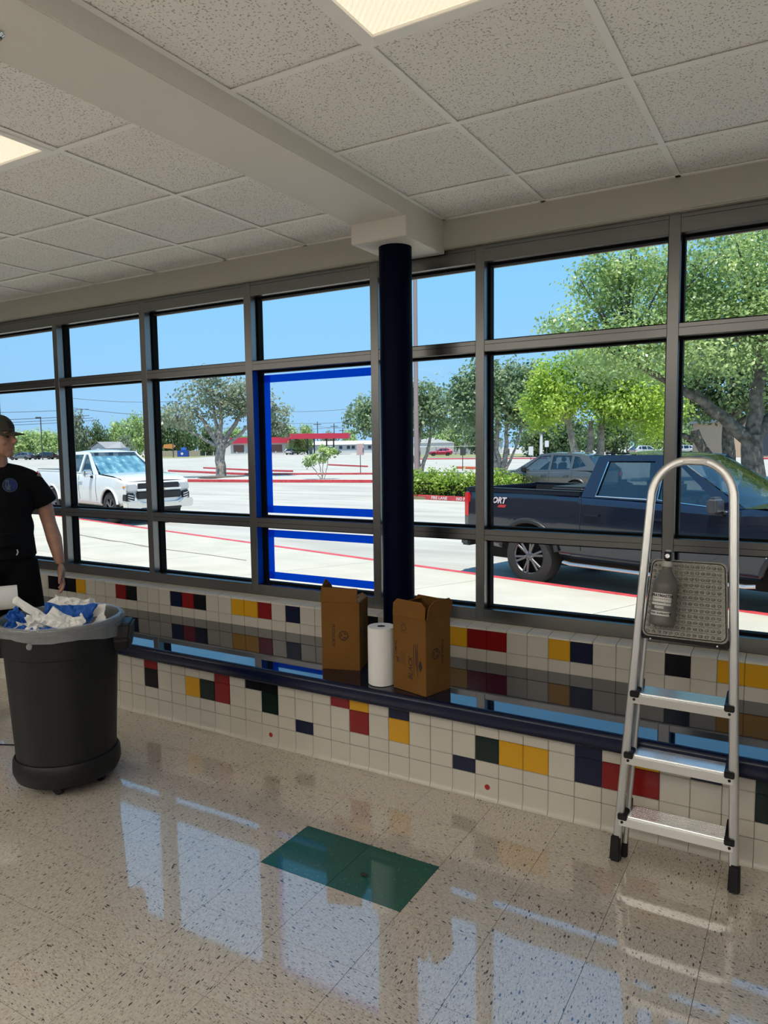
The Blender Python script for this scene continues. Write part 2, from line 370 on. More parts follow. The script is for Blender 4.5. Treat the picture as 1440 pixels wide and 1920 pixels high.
# small ring fixture on the beam at the left edge
sp_ = thing('sprinkler_escutcheon', 'small chrome ring on the underside of the beam at the left edge', 'sprinkler', (-1.909,1.227,2.675))
part('ring', MB().lathe([(0.034,0),(0.036,-0.004),(0.030,-0.010),(0.022,-0.008),(0.020,0)], 20), chrome, sp_, smooth=40)
part('head', MB().lathe([(0.0,-0.002),(0.016,-0.002),(0.014,-0.014),(0.0,-0.016)], 14), plastic_black, sp_, smooth=40)

# ---------------------------------------------------------------- window wall
YW, YG = 3.592, 3.695
ZH, T1T, T1B, T2T, T2B, ZS = 2.515, 2.115, 2.058, 1.125, 1.066, 0.692
MUL = [(-7.876,-7.824),(-6.926,-6.874),(-5.976,-5.924),(-5.024,-4.974),(-4.069,-4.016),(-3.120,-3.064),(-2.188,-2.136),(-1.544,-1.494),(-0.596,-0.545),(0.354,0.405),(1.304,1.355),(2.254,2.305),(3.20,3.25)]
win = struct('window_1', None, None, 'aluminium framed window wall of three rows of panes')
def fr(mb): return part('frame_bar', mb, alum, win, bevel=0.0015, seg=1)
for a, b_ in MUL: part('mullion', MB().box(a,b_,YW,YG+.014,0.60,2.62), alum, win, bevel=0.0015, seg=1)
spans = [(-8.5,MUL[0][0])]+[(p[1],q_[0]) for p, q_ in zip(MUL, MUL[1:])]+[(MUL[-1][1],4.0)]
rowsz = [(ZS,T2B,'pane'),(T2T,T1B,'pane'),(T1T,ZH,'pane')]
for (a, b_) in spans:
    if b_-a < 0.05: continue
    for z0, z1 in ((0.625,ZS),(T2B,T2T),(T1B,T1T),(ZH,2.60)):
        o = part('transom', MB().box(a,b_,YW+.001,YG+.014,z0,z1), alum, win, bevel=0.0012, seg=1)
        zc = z1-0.02 if z0 > 2 else (z0+z1)/2
        if 0.7 < z0: part('groove', MB().box(a,b_,YW+.0005,YW+.004,zc-.001,zc+.001), rubber, o)
    for z0, z1, nm in rowsz:
        g = 0.012
        gk = MB()
        gk.box(a,a+g,3.650,YG+.001,z0,z1); gk.box(b_-g,b_,3.650,YG+.001,z0,z1); gk.box(a+g,b_-g,3.650,YG+.001,z0,z0+g); gk.box(a+g,b_-g,3.650,YG+.001,z1-g,z1)
        p = part('pane', MB().box(a+g*.6,b_-g*.6,YG-.003,YG+.003,z0+g*.6,z1-g*.6), glass, win)
        part('gasket', gk, rubber, p)

# blue masking tape round two panes left of the column
TX0, TX1 = -3.064, -2.188
def tape(x0,x1,z0,z1,y,label,shear=0):
    mb = MB(); mb.grid(lambda u,v: (x0+(x1-x0)*u, y-0.0008-0.0006*math.sin(u*9+v*3)**2, z0+(z1-z0)*v+shear*u), 24, 2)
    o = part('tape_strip', mb, tape_blue); m_ = o.modifiers.new('s','SOLIDIFY'); m_.thickness = 0.0004
    tag(o, label, 'tape', 'strips of blue masking tape on the window'); return o
y = YG-0.0045; tw = 0.048
UZ0, UZ1 = T2T+0.012, T1B-0.012; LZ0, LZ1 = ZS+0.012, T2B-0.012
gx0, gx1 = TX0+0.016, TX1-0.014
tape(gx0,gx1,UZ1-0.012-tw,UZ1-0.012,y,'blue tape strip along the top of the taped middle pane',)
tape(gx0,gx1,UZ0+0.014,UZ0+0.014+tw,y,'blue tape strip along the bottom of the taped middle pane')
tape(gx0,gx0+tw,UZ0+.014,UZ1-.012,y-.002,'vertical blue tape strip on the left of the taped middle pane')
tape(gx1-tw*.9,gx1+.01,UZ0+.014,UZ1-.012,y-.002,'vertical blue tape strip on the right of the taped middle pane')
tape(gx0,gx1,LZ1-0.014-tw,LZ1-0.014,y,'blue tape strip along the top of the taped bottom pane')
tape(gx0,gx1,LZ0+0.012,LZ0+0.012+tw,y,'blue tape strip along the bottom of the taped bottom pane')
tape(gx0,gx0+tw,LZ0+.012,LZ1-.014,y-.002,'vertical blue tape strip on the left of the taped bottom pane')
tape(gx1-tw*.9,gx1+.01,LZ0+.012,LZ1-.014,y-.002,'vertical blue tape strip on the right of the taped bottom pane')
for z0, z1, w in ((T2T+.002,T1B-.002,'middle'),(ZS+.002,T2B-.002,'bottom')):
    o = part('tape_strip', MB().box(TX0+.0004, TX0+.0010, YW+.004, 3.646, z0, z1), tape_blue)
    tag(o, 'blue tape on the inner side of the frame left of the taped %s pane' % w, 'tape', 'strips of blue masking tape on the window')

# ---------------------------------------------------------------- knee wall, sill, backsplash tiles
YK, B1, B2 = 3.4865, 0.5013, 0.608
part('knee_wall', MB().box(-8.5,4,YK+.008,YG+.08,-0.1,0.614), grout, wf)
def wall_tile(w, h, kind, depth=0.007): 
    k = ('t', round(w,4), round(h,4), kind)
    if k not in cache: cache[k] = MB().box(-w/2+.0009,w/2-.0009,0,depth,-h/2+.0009,h/2-.0009).mesh('tile', TM[kind], bevel=0.0018, seg=2, smooth=30)
    return cache[k]
BX0, TPB = -4.3123, 0.11055
BC = {-7:'k',-6:'n',-5:'k',-4:'y',0:'r',1:'k',5:'n',6:'r',7:'k',10:'y',11:'y',12:'r',14:'n',19:'k',24:'y',25:'r',26:'r',29:'y',30:'n',34:'k',36:'y',37:'y',40:'r',43:'n'}
SZ = 0.4315
for k in range(-20, 50):
    x = BX0+(k+.5)*TPB
    link('tile', wall_tile(TPB, B2-B1, BC.get(k,'w')), wf, (x, YK+.001, (B1+B2)/2))
    link('tile', wall_tile(TPB, B1-SZ, 'w'), wf, (x, YK+.001, (B1+SZ)/2))
st_me = MB().prism([(YK-.004,.606),(YK-.002,.613),(YK+.006,.6185),(YW+.004,.624),(YW+.004,.612),(YK+.006,.606)],'x',-TPB/2+.0009,TPB/2-.0009).mesh('sill_tile', TM['w'], bevel=0.001, seg=1, smooth=30)
for k in range(-20, 50): link('sill_tile', st_me, wf, (BX0+(k+.5)*TPB, 0, 0))

# ---------------------------------------------------------------- bench
YF, TP, TX = 2.9068, 0.1116, -3.3728
bench = tag(link('bench', None, None, (0,0,0)), 'long built-in bench with glossy dark top and coloured tile front under the windows', 'bench')
part('core', MB().box(-8.5,4,YF+.007,YK+.0005,0,0.39), grout, bench)
part('seat_top', MB().prism([(2.866,.385),(YK+.0005,.385),(YK+.0005,.4395),(2.866,.4290)],'x',-8.5,4), bench_top_m, bench, bevel=0.004, seg=2)
part('nosing', MB().prism([(2.866,.352),(2.852,.356),(2.846,.368),(2.845,.408),(2.849,.421),(2.860,.4283),(2.872,.4289),(2.872,.352)],'x',-8.5,4), nose_m, bench, smooth=50)
Z34, Z23, Z12, ZT = 0.1074, 0.1725, 0.2848, 0.3966
F1 = {0:'r',5:'r',7:'k',8:'k',12:'r',13:'y',15:'n',23:'n',25:'y',27:'n',29:'g',33:'r'}
F2 = {0:'k',3:'y',4:'g',5:'r',8:'g',13:'r',15:'y',19:'g',20:'y',21:'y',23:'n',24:'r',25:'r',29:'g',32:'y'}
F3 = {10:'n',18:'n'}
def cove():
    k='cove'
    if k not in cache:
        cache[k] = MB().prism([(-.016,.0005),(-.010,.006),(-.004,.016),(-.0008,.030),(0,.045),(0,Z34-.0012),(.007,Z34-.0012),(.007,.0005)],'x',-TP/2+.0009,TP/2-.0009).mesh('tile', TM['w'], smooth=50)
    return cache[k]
for k in range(-17, 40):
    x = TX+(k+.5)*TP
    link('tile', wall_tile(TP, ZT-Z12, F1.get(k,'w')), bench, (x, YF, (ZT+Z12)/2))
    link('tile', wall_tile(TP, Z12-Z23, F2.get(k,'w')), bench, (x, YF, (Z23+Z12)/2))
    link('tile', wall_tile(TP, Z23-Z34, F3.get(k,'w')), bench, (x, YF, (Z23+Z34)/2))
    link('tile', cove(), bench, (x, YF, 0))
for k in (8, 19):
    o = part('dot_sticker', MB().lathe([(0,-.0006),(.0125,-.0006),(.0125,0)], 20, axis='y'), red_dot, loc=(TX+(k+.52)*TP, YF, 0.058))
    tag(o, 'red round dot on a white base tile, '+('further left below the black tiles' if k == 8 else 'below the dark green tile'), 'sticker')

# column
col = thing('column', 'round dark navy steel column standing on the bench', 'column', (-1.870, 3.325, 0))
part('shaft', MB().lathe([(0.0,0.43),(0.084,0.43),(0.084,2.581),(0,2.581)], 48), navy_gloss, col, smooth=40)
part('base_ring', MB().lathe([(0.084,0.432),(0.094,0.432),(0.094,0.438),(0.084,0.442)], 48), navy_gloss, col, smooth=40)
# ---------------------------------------------------------------- cardboard boxes on the bench
ZB = 0.4318
def flap(mb, a, b, c, d, t=0.004):
    a, b, c, d = map(Vector, (a,b,c,d)); n = (b-a).cross(d-a); n.normalize(); n *= t
    vs_ = [a,b,c,d,a+n,b+n,c+n,d+n]
    return mb.add(vs_, [(0,3,2,1),(4,5,6,7),(0,1,5,4),(1,2,6,5),(2,3,7,6),(3,0,4,7)])
def flapn(mb, pts, t=0.004):
    pts = [Vector(p) for p in pts]; n = (pts[1]-pts[0]).cross(pts[-1]-pts[0]); n.normalize(); n *= t; k = len(pts)
    return mb.add(pts+[p+n for p in pts], [tuple(range(k))[::-1], tuple(range(k,2*k))]+[(i,(i+1)%k,k+(i+1)%k,k+i) for i in range(k)])
def carton_body(w, d, h, par):
    t = 0.004; mb = MB()
    mb.box(0,w,0,t,0,h); mb.box(0,w,d-t,d,0,h); mb.box(0,t,t,d-t,0,h); mb.box(w-t,w,t,d-t,0,h)
    part('body', mb, cardboard, par); part('bottom', MB().box(t,w-t,t,d-t,0,t), cardboard_in, par)
def face_print(mb, par, face, w, d, px, pz, rot=0, m=None, name='print'):
    c, s = math.cos(rot), math.sin(rot); off = 0.0006
    def fn(x, y_, z):
        u, v = px + c*x - s*y_, pz + s*x + c*y_
        return (u, -off, v) if face == 'f' else (w+off, u, v)
    return part(name, xf(mb, fn), m or print_ink, par)
def ring_mb(r, w, n=28): 
    mb = MB(); mb.add([((r+(w if k%2 else 0))*math.cos(2*PI*(k//2)/n), (r+(w if k%2 else 0))*math.sin(2*PI*(k//2)/n), 0) for k in range(2*n)],
        [(2*k, 2*k+1, (2*k+3)%(2*n), (2*k+2)%(2*n)) for k in range(n)]); return mb
def emblem(r):
    mb = ring_mb(r*.82, r*.18)
    for k in range(3):
        a = k*2*PI/3+.4
        pts = [(r*.62*math.cos(a+j*.22), r*.62*math.sin(a+j*.22), 0) for j in range(6)]+[(r*.40*math.cos(a+j*.22), r*.40*math.sin(a+j*.22), 0) for j in range(5,-1,-1)]
        mb.add(pts, [tuple(range(12))])
    return mb
def lines_mb(rows_, h):
    mb = MB()
    for (x0, x1, y_) in rows_: mb.add([(x0,y_,0),(x1,y_,0),(x1,y_+h,0),(x0,y_+h,0)], [(0,1,2,3)])
    return mb
# right carton (near the column's right), corner towards the viewer
H = 0.353
ang = math.atan2(2.874-2.926, -1.480+1.679)
cr = thing('cardboard_box', 'open tall cardboard box with raised flaps and black print, right of the towel roll', 'box', (-1.679, 2.926, ZB), ang)
w, d = 0.2063, 0.172
carton_body(w, d, H, cr)
def cutflap(name, base_a, base_b, out, up, cut=0.025):
    a, b = Vector(base_a), Vector(base_b); e_ = (b-a).normalized(); o_ = Vector(out)*1.0
    hgt = Vector((0,0,up))+o_
    pts = [a, b, b+hgt*.72, b+hgt-e_*cut, a+hgt+e_*cut, a+hgt*.72]
    part(name, flapn(MB(), pts), cardboard, cr)
cutflap('front_flap', (0.002,0,H), (w-.002,0,H), (0,0.006,0), 0.078)
cutflap('right_flap', (w,0.004,H), (w,d-.002,H), (0.02,0,0), 0.088, 0.03)
cutflap('rear_flap', (w-.004,d,H), (0.004,d,H), (0,-0.03,0), 0.075)
cutflap('left_flap', (0,d-.004,H), (0,0.006,H), (0.05,0,0), 0.062)
face_print(text_mb('BLACK', 0.036, 0.25, 0.0004), cr, 'f', w, d, 0.112, 0.115, PI/2)
face_print(lines_mb([(-.075,.075,0.0),(-.02,.08,-.012),(-.075,.085,-.024),(-.045,.06,-.012-.006)],.0035), cr, 'f', w, d, 0.134, 0.155, PI/2)
dm = MB().add([(-.030,0,0),(0,-.0125,0),(.030,0,0),(0,.0125,0)], [(0,1,2,3)])
face_print(dm, cr, 'f', w, d, 0.173, 0.135, PI/2)
face_print(lines_mb([(-.03,.03,0)],.003), cr, 'f', w, d, 0.184, 0.205, PI/2, print_red)
face_print(text_mb('COMPEL', 0.022, 0.15, 0.0003), cr, 'f', w, d, 0.018, 0.19, PI/2)
face_print(text_mb('98', 0.024, 0.1, 0.0006), cr, 'f', w, d, 0.032, 0.140, PI/2)
face_print(lines_mb([(-.035,.03,0),(-.03,.03,-.009),(-.035,.028,-.018),(-.035,.03,-.027)],.002), cr, 'f', w, d, 0.050, 0.155, PI/2)
sq = MB(); 
for (x0,x1,y0,y1) in ((-.02,.02,.022,.0235),(-.02,.02,-.0235,-.022)): sq.add([(x0,y0,0),(x1,y0,0),(x1,y1,0),(x0,y1,0)],[(0,1,2,3)])
face_print(sq, cr, 'f', w, d, 0.068, 0.30); face_print(ring_mb(.013,.003), cr, 'f', w, d, 0.068, 0.30)
face_print(emblem(0.026), cr, 'r', w, d, 0.068, 0.188)
face_print(text_mb('PUZZLE BOX', 0.019, 0, 0.0004), cr, 'r', w, d, 0.115, 0.19, -PI/2)
# left carton
H = 0.352
ang = math.atan2(3.063-3.005, -1.955+2.149)
cl = thing('cardboard_box', 'cardboard box with a round emblem and bent rear flap, left of the towel roll', 'box', (-2.149, 3.005, ZB), ang)
w, d = 0.2024, 0.165
carton_body(w, d, H, cl)
mbf = MB(); flapn(mbf, [(0.0,0,H),(w-.012,0,H),(w-.010,.012,H+.070),(.006,.012,H+.072)]); part('front_flap', mbf, cardboard, cl)
mbf = MB(); flapn(mbf, [(0,d,H),(0,0,H),(.004,.006,H+.070),(.010,.055,H+.108),(.020,.085,H+.085),(.012,d-.01,H+.05)]); part('left_flap', mbf, cardboard, cl)
mbf = MB(); flapn(mbf, [(w,.01,H),(w,d,H),(w-.02,d-.02,H+.02),(w-.055,d-.05,H+.004),(w-.05,.03,H-.006)]); part('right_flap', mbf, cardboard_in, cl)
mbf = MB(); flapn(mbf, [(w,d,H),(0.01,d,H),(.03,d-.04,H-.03),(w-.02,d-.05,H-.02)]); part('rear_flap', mbf, cardboard_in, cl)
face_print(emblem(0.025), cl, 'f', w, d, 0.118, 0.178)
face_print(text_mb('PUZZLE BOX', 0.020, 0, 0.0004), cl, 'f', w, d, 0.064, 0.178, -PI/2)
dm = MB().add([(-.030,0,0),(0,-.0125,0),(.030,0,0),(0,.0125,0)], [(0,1,2,3)])
face_print(dm, cl, 'r', w, d, 0.030, 0.20, PI/2)
face_print(text_mb('BLACK', 0.030, 0.25, 0.0004), cl, 'r', w, d, 0.095, 0.20, PI/2)

# paper towel rolls
def towel_roll(label, R=0.0665, Lh=0.279):
    t = thing('paper_towel_roll', label, 'paper towel')
    part('paper', MB().lathe([(0.021,0.0),(R-.002,0.0),(R,0.002),(R,Lh-.002),(R-.002,Lh),(0.021,Lh),(0.021,0.0)], 40, wob=lambda a,j,r,z: (r*(1+.006*math.sin(3*a+z*20)) if r > .05 else r, z)), paper, t, smooth=40)
    part('core_tube', MB().lathe([(0.021,0.001),(0.021,Lh-.001),(0.019,Lh-.001),(0.019,0.001)], 24), dark_card, t, smooth=40)
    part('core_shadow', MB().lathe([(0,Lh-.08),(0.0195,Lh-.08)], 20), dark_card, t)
    return t
r1 = towel_roll('white paper towel roll standing upright on the bench between two boxes')
r1.location = (-1.763, 2.958, ZB)
sheet = MB(); sheet.grid(lambda u,v: (0.0672*math.sin(-0.2+u*0.9)*1.004, -0.0672*math.cos(-0.2+u*0.9)*(1.004+0.05*max(0,u-.3)*(1-v)), 0.001+0.04*v*(0.35+u)), 10, 4)
part('loose_sheet', sheet, paper, r1)

# ---------------------------------------------------------------- step ladder leaning on the bench
LK = 0.165; LY0 = 2.700
def LP(x, z, off=0.0): return Vector((x, LY0 + LK*z + off, z))
def lx(s, z): return (-0.590 + 0.0455*z) if s < 0 else (-0.1835 - 0.0415*z)
lad = thing('step_ladder', 'folded aluminium step ladder with three treads leaning against the bench', 'ladder')
def oval(mb, path, a, b, n=14):
    pts = [Vector(p) for p in path]; vs_ = []; yv = Vector((0,1,LK*-1)).normalized()
    for i, p in enumerate(pts):
        d_ = (pts[min(i+1,len(pts)-1)]-pts[max(i-1,0)]).normalized(); x = d_.cross(yv).normalized(); y_ = x.cross(d_)
        for k in range(n):
            t = 2*PI*k/n; vs_.append(p + x*a*math.copysign(abs(math.cos(t))**.7,math.cos(t)) + y_*b*math.copysign(abs(math.sin(t))**.7,math.sin(t)))
    fs_ = [(i*n+k, i*n+(k+1)%n, (i+1)*n+(k+1)%n, (i+1)*n+k) for i in range(len(pts)-1) for k in range(n)]
    fs_ += [tuple(range(n))[::-1], tuple(range((len(pts)-1)*n, len(pts)*n))]
    return mb.add(vs_, fs_)
path = [LP(lx(-1,z), z) for z in (0.06,0.4,0.8,1.2,1.36)]
xl, xr, zt = lx(-1,1.36), lx(1,1.36), 1.36
rc = 0.135
for k in range(1, 10):
    a = PI - k*PI/2/9; path.append(LP(xl+rc*.95+math.cos(a)*rc*.95, zt+math.sin(a)*rc*1.08))
for k in range(1, 10):
    a = PI/2 - k*PI/2/9; path.append(LP(xr-rc*.95+math.cos(a)*rc*.95, zt+math.sin(a)*rc*1.08))
path += [LP(lx(1,z), z) for z in (1.2,0.8,0.4,0.06)]
part('front_frame', oval(MB(), path, 0.0165, 0.011), alum_ladder, lad, smooth=50)
part('grip', oval(MB(), [LP(x, 1.501, -0.0125) for x in (-0.42,-0.40,-0.35,-0.335)], 0.006, 0.002), mat('grip_sticker',(0.75,0.74,0.70),0.4), lad, smooth=50)
for s in (-1, 1):
    part('rear_leg', oval(MB(), [LP(lx(s,z)+ (0.022 if s < 0 else -0.004), z, 0.036) for z in (0.055,0.5,0.98)], 0.010, 0.008), alum_ladder, lad, smooth=50)
    part('foot', MB().prism([(-.02,0),(.02,0),(.018,.095),(-.018,.095)],'y',-.018,.020), plastic_black, lad, bevel=0.006, loc=LP(lx(s,0.0),0.0), rot=(-math.atan(LK),0,0))
    part('rear_foot', MB().prism([(-.014,0),(.014,0),(.012,.09),(-.012,.09)],'y',-.012,.012), plastic_black, lad, bevel=0.004, loc=LP(lx(s,0.0)+(0.022 if s < 0 else -0.004),0.0,0.042), rot=(-math.atan(LK),0,0))
for i, z in enumerate((0.172, 0.400, 0.628)):
    xa, xb = lx(-1,z)+0.004, lx(1,z)-0.004; dep = 0.106
    yf = LY0+LK*z-0.016
    tr = MB().box(xa+.02, xb-.02, yf+.006, yf+dep, z-.004, z)
    for k in range(11):
        yy = yf+.008+k*0.009; tr.box(xa+.02, xb-.02, yy, yy+.0042, z, z+.0045)
    st = part('tread', tr, alum_tread, lad)
    part('apron', MB().box(xa-.004, xb+.004, yf-.004, yf+.006, z-.036, z-.001), alum_ladder, st, bevel=0.003)
    for s, xe in ((-1, xa), (1, xb)):
        x0, x1 = (xe-.008, xe+.026) if s < 0 else (xe-.026, xe+.008)
        cp = MB().prism([(yf-.008,z-.012),(yf-.008,z+.012),(yf+.03,z+.010),(yf+.065,z+.022),(yf+dep+.004,z+.034),(yf+dep+.004,z-.012)],'x',x0,x1)
        part('end_cap', cp, plastic_black, st, bevel=0.003)
        part('rivet', MB().lathe([(0,-.006),(.004,-.005),(.0055,0)], 12, (xe+s*-0.004+ (0.004 if s<0 else -0.004), yf-.004, z-.020), axis='y'), plastic_black, st, smooth=40)
# platform folded up, with embossed face
PLK = 0.26
def PP(x, z, off=0): return Vector((x, 2.800 + PLK*(z-0.80) - off, z+off*PLK))
x0b, x1b, x0t, x1t, z0p, z1p = -0.531, -0.236, -0.515, -0.252, 0.852, 1.135
pl = MB(); N_ = 9; ring = []
def rr(cx, cz, a0, r): return [(cx+r*math.cos(a0+k*PI/2/5), cz+r*math.sin(a0+k*PI/2/5)) for k in range(6)]
rad = 0.022
outl = rr(x1t-rad,z1p-rad,0,rad)+rr(x0t+rad,z1p-rad,PI/2,rad)+rr(x0b+rad,z0p+rad,PI,rad)+rr(x1b-rad,z0p+rad,1.5*PI,rad)
n = len(outl)
pl.add([PP(x,z,0.0) for x,z in outl]+[PP(x,z,-0.016) for x,z in outl], [tuple(range(n)), tuple(range(n,2*n))[::-1]]+[(i,(i+1)%n,n+(i+1)%n,n+i) for i in range(n)])
plat = part('platform', pl, plate_m, lad, bevel=0.003)
em = MB()
for r_ in range(12):
    for c_ in range(13):
        u, v = (c_+.9)/14.3, (r_+.8)/12.8
        zz = z0p+(z1p-z0p)*v; xx = (x0b+(x0t-x0b)*v)*(1-u)+(x1b+(x1t-x1b)*v)*u
        em.ball(PP(xx,zz,0.0), (0.0075,0.0055,0.0055), 8, 4)
    zz = z0p+(z1p-z0p)*(r_+.35)/12.8; em.tube([PP(x0b+.03,zz,.0006),PP(x1b-.03,zz,.0006)],0.0012,4)
e_ = part('embossing', em, plate_m, plat, smooth=60, kind='stuff')
rim = [(x*.955+(x0b+x1b)/2*.045, (z-.99)*.955+.99) for x,z in outl]
part('rim_groove', MB().tube([PP(x,z,.0005) for x,z in rim+rim[:1]], 0.0016, 5), rubber, plat)
part('hinge_bracket', MB().bar(PP(lx(-1,.86)+.015,.858,-.02), PP(lx(1,.86)-.015,.852,-.02), .02, .03), plastic_black, lad, bevel=0.003)
for x in (-0.50,-0.27): part('bolt', MB().ball((x,2.812,0.842),0.005,8,6), chrome, lad, smooth=60)

# ---------------------------------------------------------------- spray bottle hooked over the platform
bot_m = mat('smoky_bottle_plastic', (0.17,0.165,0.15), 0.35, trans=((0.25,0.24,0.21),0.35))
bot = thing('spray_bottle', 'smoky grey spray bottle with black and white label hooked on the ladder platform', 'spray bottle', tuple(PP(-0.455,0.895,0.056)), 0)
bot.rotation_euler = (-math.atan(PLK)*.7, math.radians(3.5), math.radians(5))
BR = 0.0455
part('bottle_body', MB().lathe([(0,0),(BR-.006,0),(BR-.001,.004),(BR,.010),(BR,.030),(BR-.0015,.033),(BR-.0015,.125),(BR,.128),(BR,.146),(BR-.004,.158),(BR-.016,.178),(.020,.196),(.0165,.212),(.0165,.222),(.0,.222)], 36), bot_m, bot, smooth=50)
part('collar', MB().lathe([(.0175,.214),(.020,.214),(.020,.233),(.012,.235),(0,.235)], 24), mat('collar_plastic',(0.35,0.33,0.29),0.4), bot, smooth=40)
hd = MB().prism([(-.035,.262),(-.035,.240),(-.012,.236),(.016,.236),(.034,.252),(.036,.268),(.020,.276),(-.020,.274)],'x',-.0125,.0125)
head = part('sprayer_head', hd, plastic_black, bot, bevel=0.004)
part('nozzle', MB().lathe([(0,-.048),(.008,-.048),(.009,-.034),(0,-.034)],12,(0,0,.252),axis='y'), chrome, head, smooth=40)
part('trigger', MB().tube([(0,.012,.236),(0,.022,.222),(0,.026,.205),(0,.022,.19)],[.005,.005,.0045,.003],8), chrome, head, smooth=50)
part('head_cap', MB().prism([(-.030,.266),(.030,.262),(.024,.2775),(-.022,.2755)],'x',-.0105,.0105), mat('sprayer_grey',(0.45,0.47,0.5),0.3,0.3), head, bevel=0.003)
lab_w = mat('label_white', (0.55,0.54,0.50), 0.5); lab_k = mat('label_black', (0.01,0.01,0.01), 0.5)
def wrap(mb, z0, a0=0.0, off=0.0006):
    def fn(x, y_, z):
        a = a0 + x/BR; r = BR-.0015+off; return (r*math.sin(a), -r*math.cos(a), z0+y_)
    return xf(mb, fn)
def band(x0, x1, z0, z1): return MB().grid(lambda u,v: (x0+(x1-x0)*u, z0+(z1-z0)*v, 0), 20, 1)
part('label_panel', wrap(band(-.046,.030,-.021,.021), .094), lab_w, bot)
part('label_panel', wrap(band(-.046,.028,-.008,.008), .043), lab_w, bot)
part('label_panel', wrap(band(-.030,.004,-.0042,.0042), .065), lab_w, bot)
part('label_text', wrap(text_mb('SPRAYMASTER', 0.0135, 0, 0.0006), .1065, -.008/BR*1.0, .0011), lab_k, bot)
part('label_text', wrap(text_mb('Chemical Resistant Sprayer', 0.0070, 0, 0.0002), .083, -.008/BR, .0011), lab_k, bot)
part('label_text', wrap(text_mb('MADE IN USA', 0.0048), .065, -.013/BR, .0011), lab_k, bot)
part('label_text', wrap(text_mb('1 YEAR GUARANTEE', 0.0094, 0, 0.0004), .043, -.009/BR, .0011), lab_k, bot)
part('label_rule', wrap(MB().grid(lambda u,v:(-.046+.076*u,-.0006+.0012*v,0),20,1), .095, 0, .0011), lab_k, bot)

# ---------------------------------------------------------------- bin on its dolly, with liner and rubbish
bx, by = -3.035, 2.135
bn = thing('trash_bin', 'large round dark grey rubbish bin with clear liner on a black wheeled dolly', 'bin', (bx, by, 0))
RB, RT, ZB0, ZR = 0.222, 0.268, 0.135, 0.792
prof = [(0,ZB0),(RB-.01,ZB0),(RB,ZB0+.01),(RB+(RT-.012-RB)*.78,ZB0+.50),(RB+(RT-.012-RB)*.80,ZB0+.507),(RB+(RT-.012-RB)*.8+.006,ZB0+.512),(RT-.006,ZR-.03),(RT+.004,ZR-.026),(RT+.010,ZR-.012),(RT+.006,ZR),(RT-.006,ZR),(RT-.012,ZR-.01),(RB-.006,ZB0+.02),(0,ZB0+.02)]
part('barrel', MB().lathe(prof, 64), plastic_grey, bn, smooth=40)
for a in (math.radians(42), math.radians(222)):
    hp = MB().prism([(-.075,ZR-.035),(.075,ZR-.035),(.085,ZR-.11),(.06,ZR-.17),(-.06,ZR-.17),(-.085,ZR-.11)],'y',RT-.035,RT+.055)
    xf(hp, lambda x,y_,z: (x, y_ if y_ < RT else RT+.060-max(0,(ZR-.05-z))*.15, z))
    part('handle', hp, plastic_black, bn, bevel=0.012, rot=(0,0,a-PI/2))
dl = part('dolly', MB().lathe([(0,.05),(.20,.045),(.228,.052),(.240,.085),(.240,.10),(.238,.135),(.228,.152),(.222,.145),(.215,.11),(0,.11)], 48), plastic_black, bn, smooth=40)
for k in range(5):
    a = 2*PI*k/5+.35; cx, cy_ = .165*math.cos(a), .165*math.sin(a)
    part('caster', MB().lathe([(0,-.012),(.030,-.012),(.034,-.008),(.034,.008),(.030,.012),(0,.012)],20,(cx,cy_,.034),axis='y'), plastic_black, dl, smooth=40)
    part('caster_fork', MB().box(cx-.022,cx+.022,cy_-.018,cy_+.018,.05,.085), plastic_grey, dl, bevel=0.004)
def liner_m():
    m = bpy.data.materials.new('clear_liner'); m.use_nodes = True; t = m.node_tree; t.nodes.clear(); N = t.nodes.new; L = t.links.new
    out = N('ShaderNodeOutputMaterial'); a = N('ShaderNodeMixShader'); tr = N('ShaderNodeBsdfTransparent'); g = N('ShaderNodeBsdfPrincipled'); b_ = N('ShaderNodeTexNoise'); bp = N('ShaderNodeBump')
    tr.inputs[0].default_value = (0.9,0.92,0.93,1); g.inputs['Base Color'].default_value = (0.55,0.57,0.58,1); g.inputs['Roughness'].default_value = 0.12; g.inputs['Coat Weight'].default_value = 1
    b_.inputs['Scale'].default_value = 30; L(b_.outputs[0], bp.inputs['Height']); bp.inputs['Strength'].default_value = .5; bp.inputs['Distance'].default_value = .01; L(bp.outputs[0], g.inputs['Normal'])
    a.inputs[0].default_value = 0.30; L(tr.outputs[0], a.inputs[1]); L(g.outputs[0], a.inputs[2]); L(a.outputs[0], out.inputs[0]); return m
liner_mat = liner_m()
def lw_(a, j, r, z):
    if j <= 3: 
        k = 1-j/3; return r+.004*math.sin(23*a+j)+.003*math.sin(41*a), z - k*(.014*math.sin(2*a+1.0)+.008*math.sin(5*a))
    return r, z
lin = part('liner', MB().lathe([(RT+.012,ZR-.062),(RT+.012,ZR-.045),(RT+.014,ZR-.02),(RT+.016,ZR-.006),(RT+.008,ZR+.006),(RT-.008,ZR+.005),(RT-.016,ZR-.02),(RT-.03,ZR-.16)], 96, wob=lw_), liner_mat, bn, smooth=60)
ka = math.radians(-62)
part('liner_knot', MB().ball(((RT+.02)*math.cos(ka),(RT+.02)*math.sin(ka),ZR-.066),(.013,.013,.016),10,8), liner_mat, lin, smooth=60)
part('rubbish_bed', MB().lathe([(0,ZR-.10),(.12,ZR-.11),(RT-.035,ZR-.13)], 32, wob=lambda a,j,r,z:(r,z+.02*math.sin(3*a+j))), mat('rubbish_fill',(0.12,0.14,0.2),0.9), bn, smooth=60)
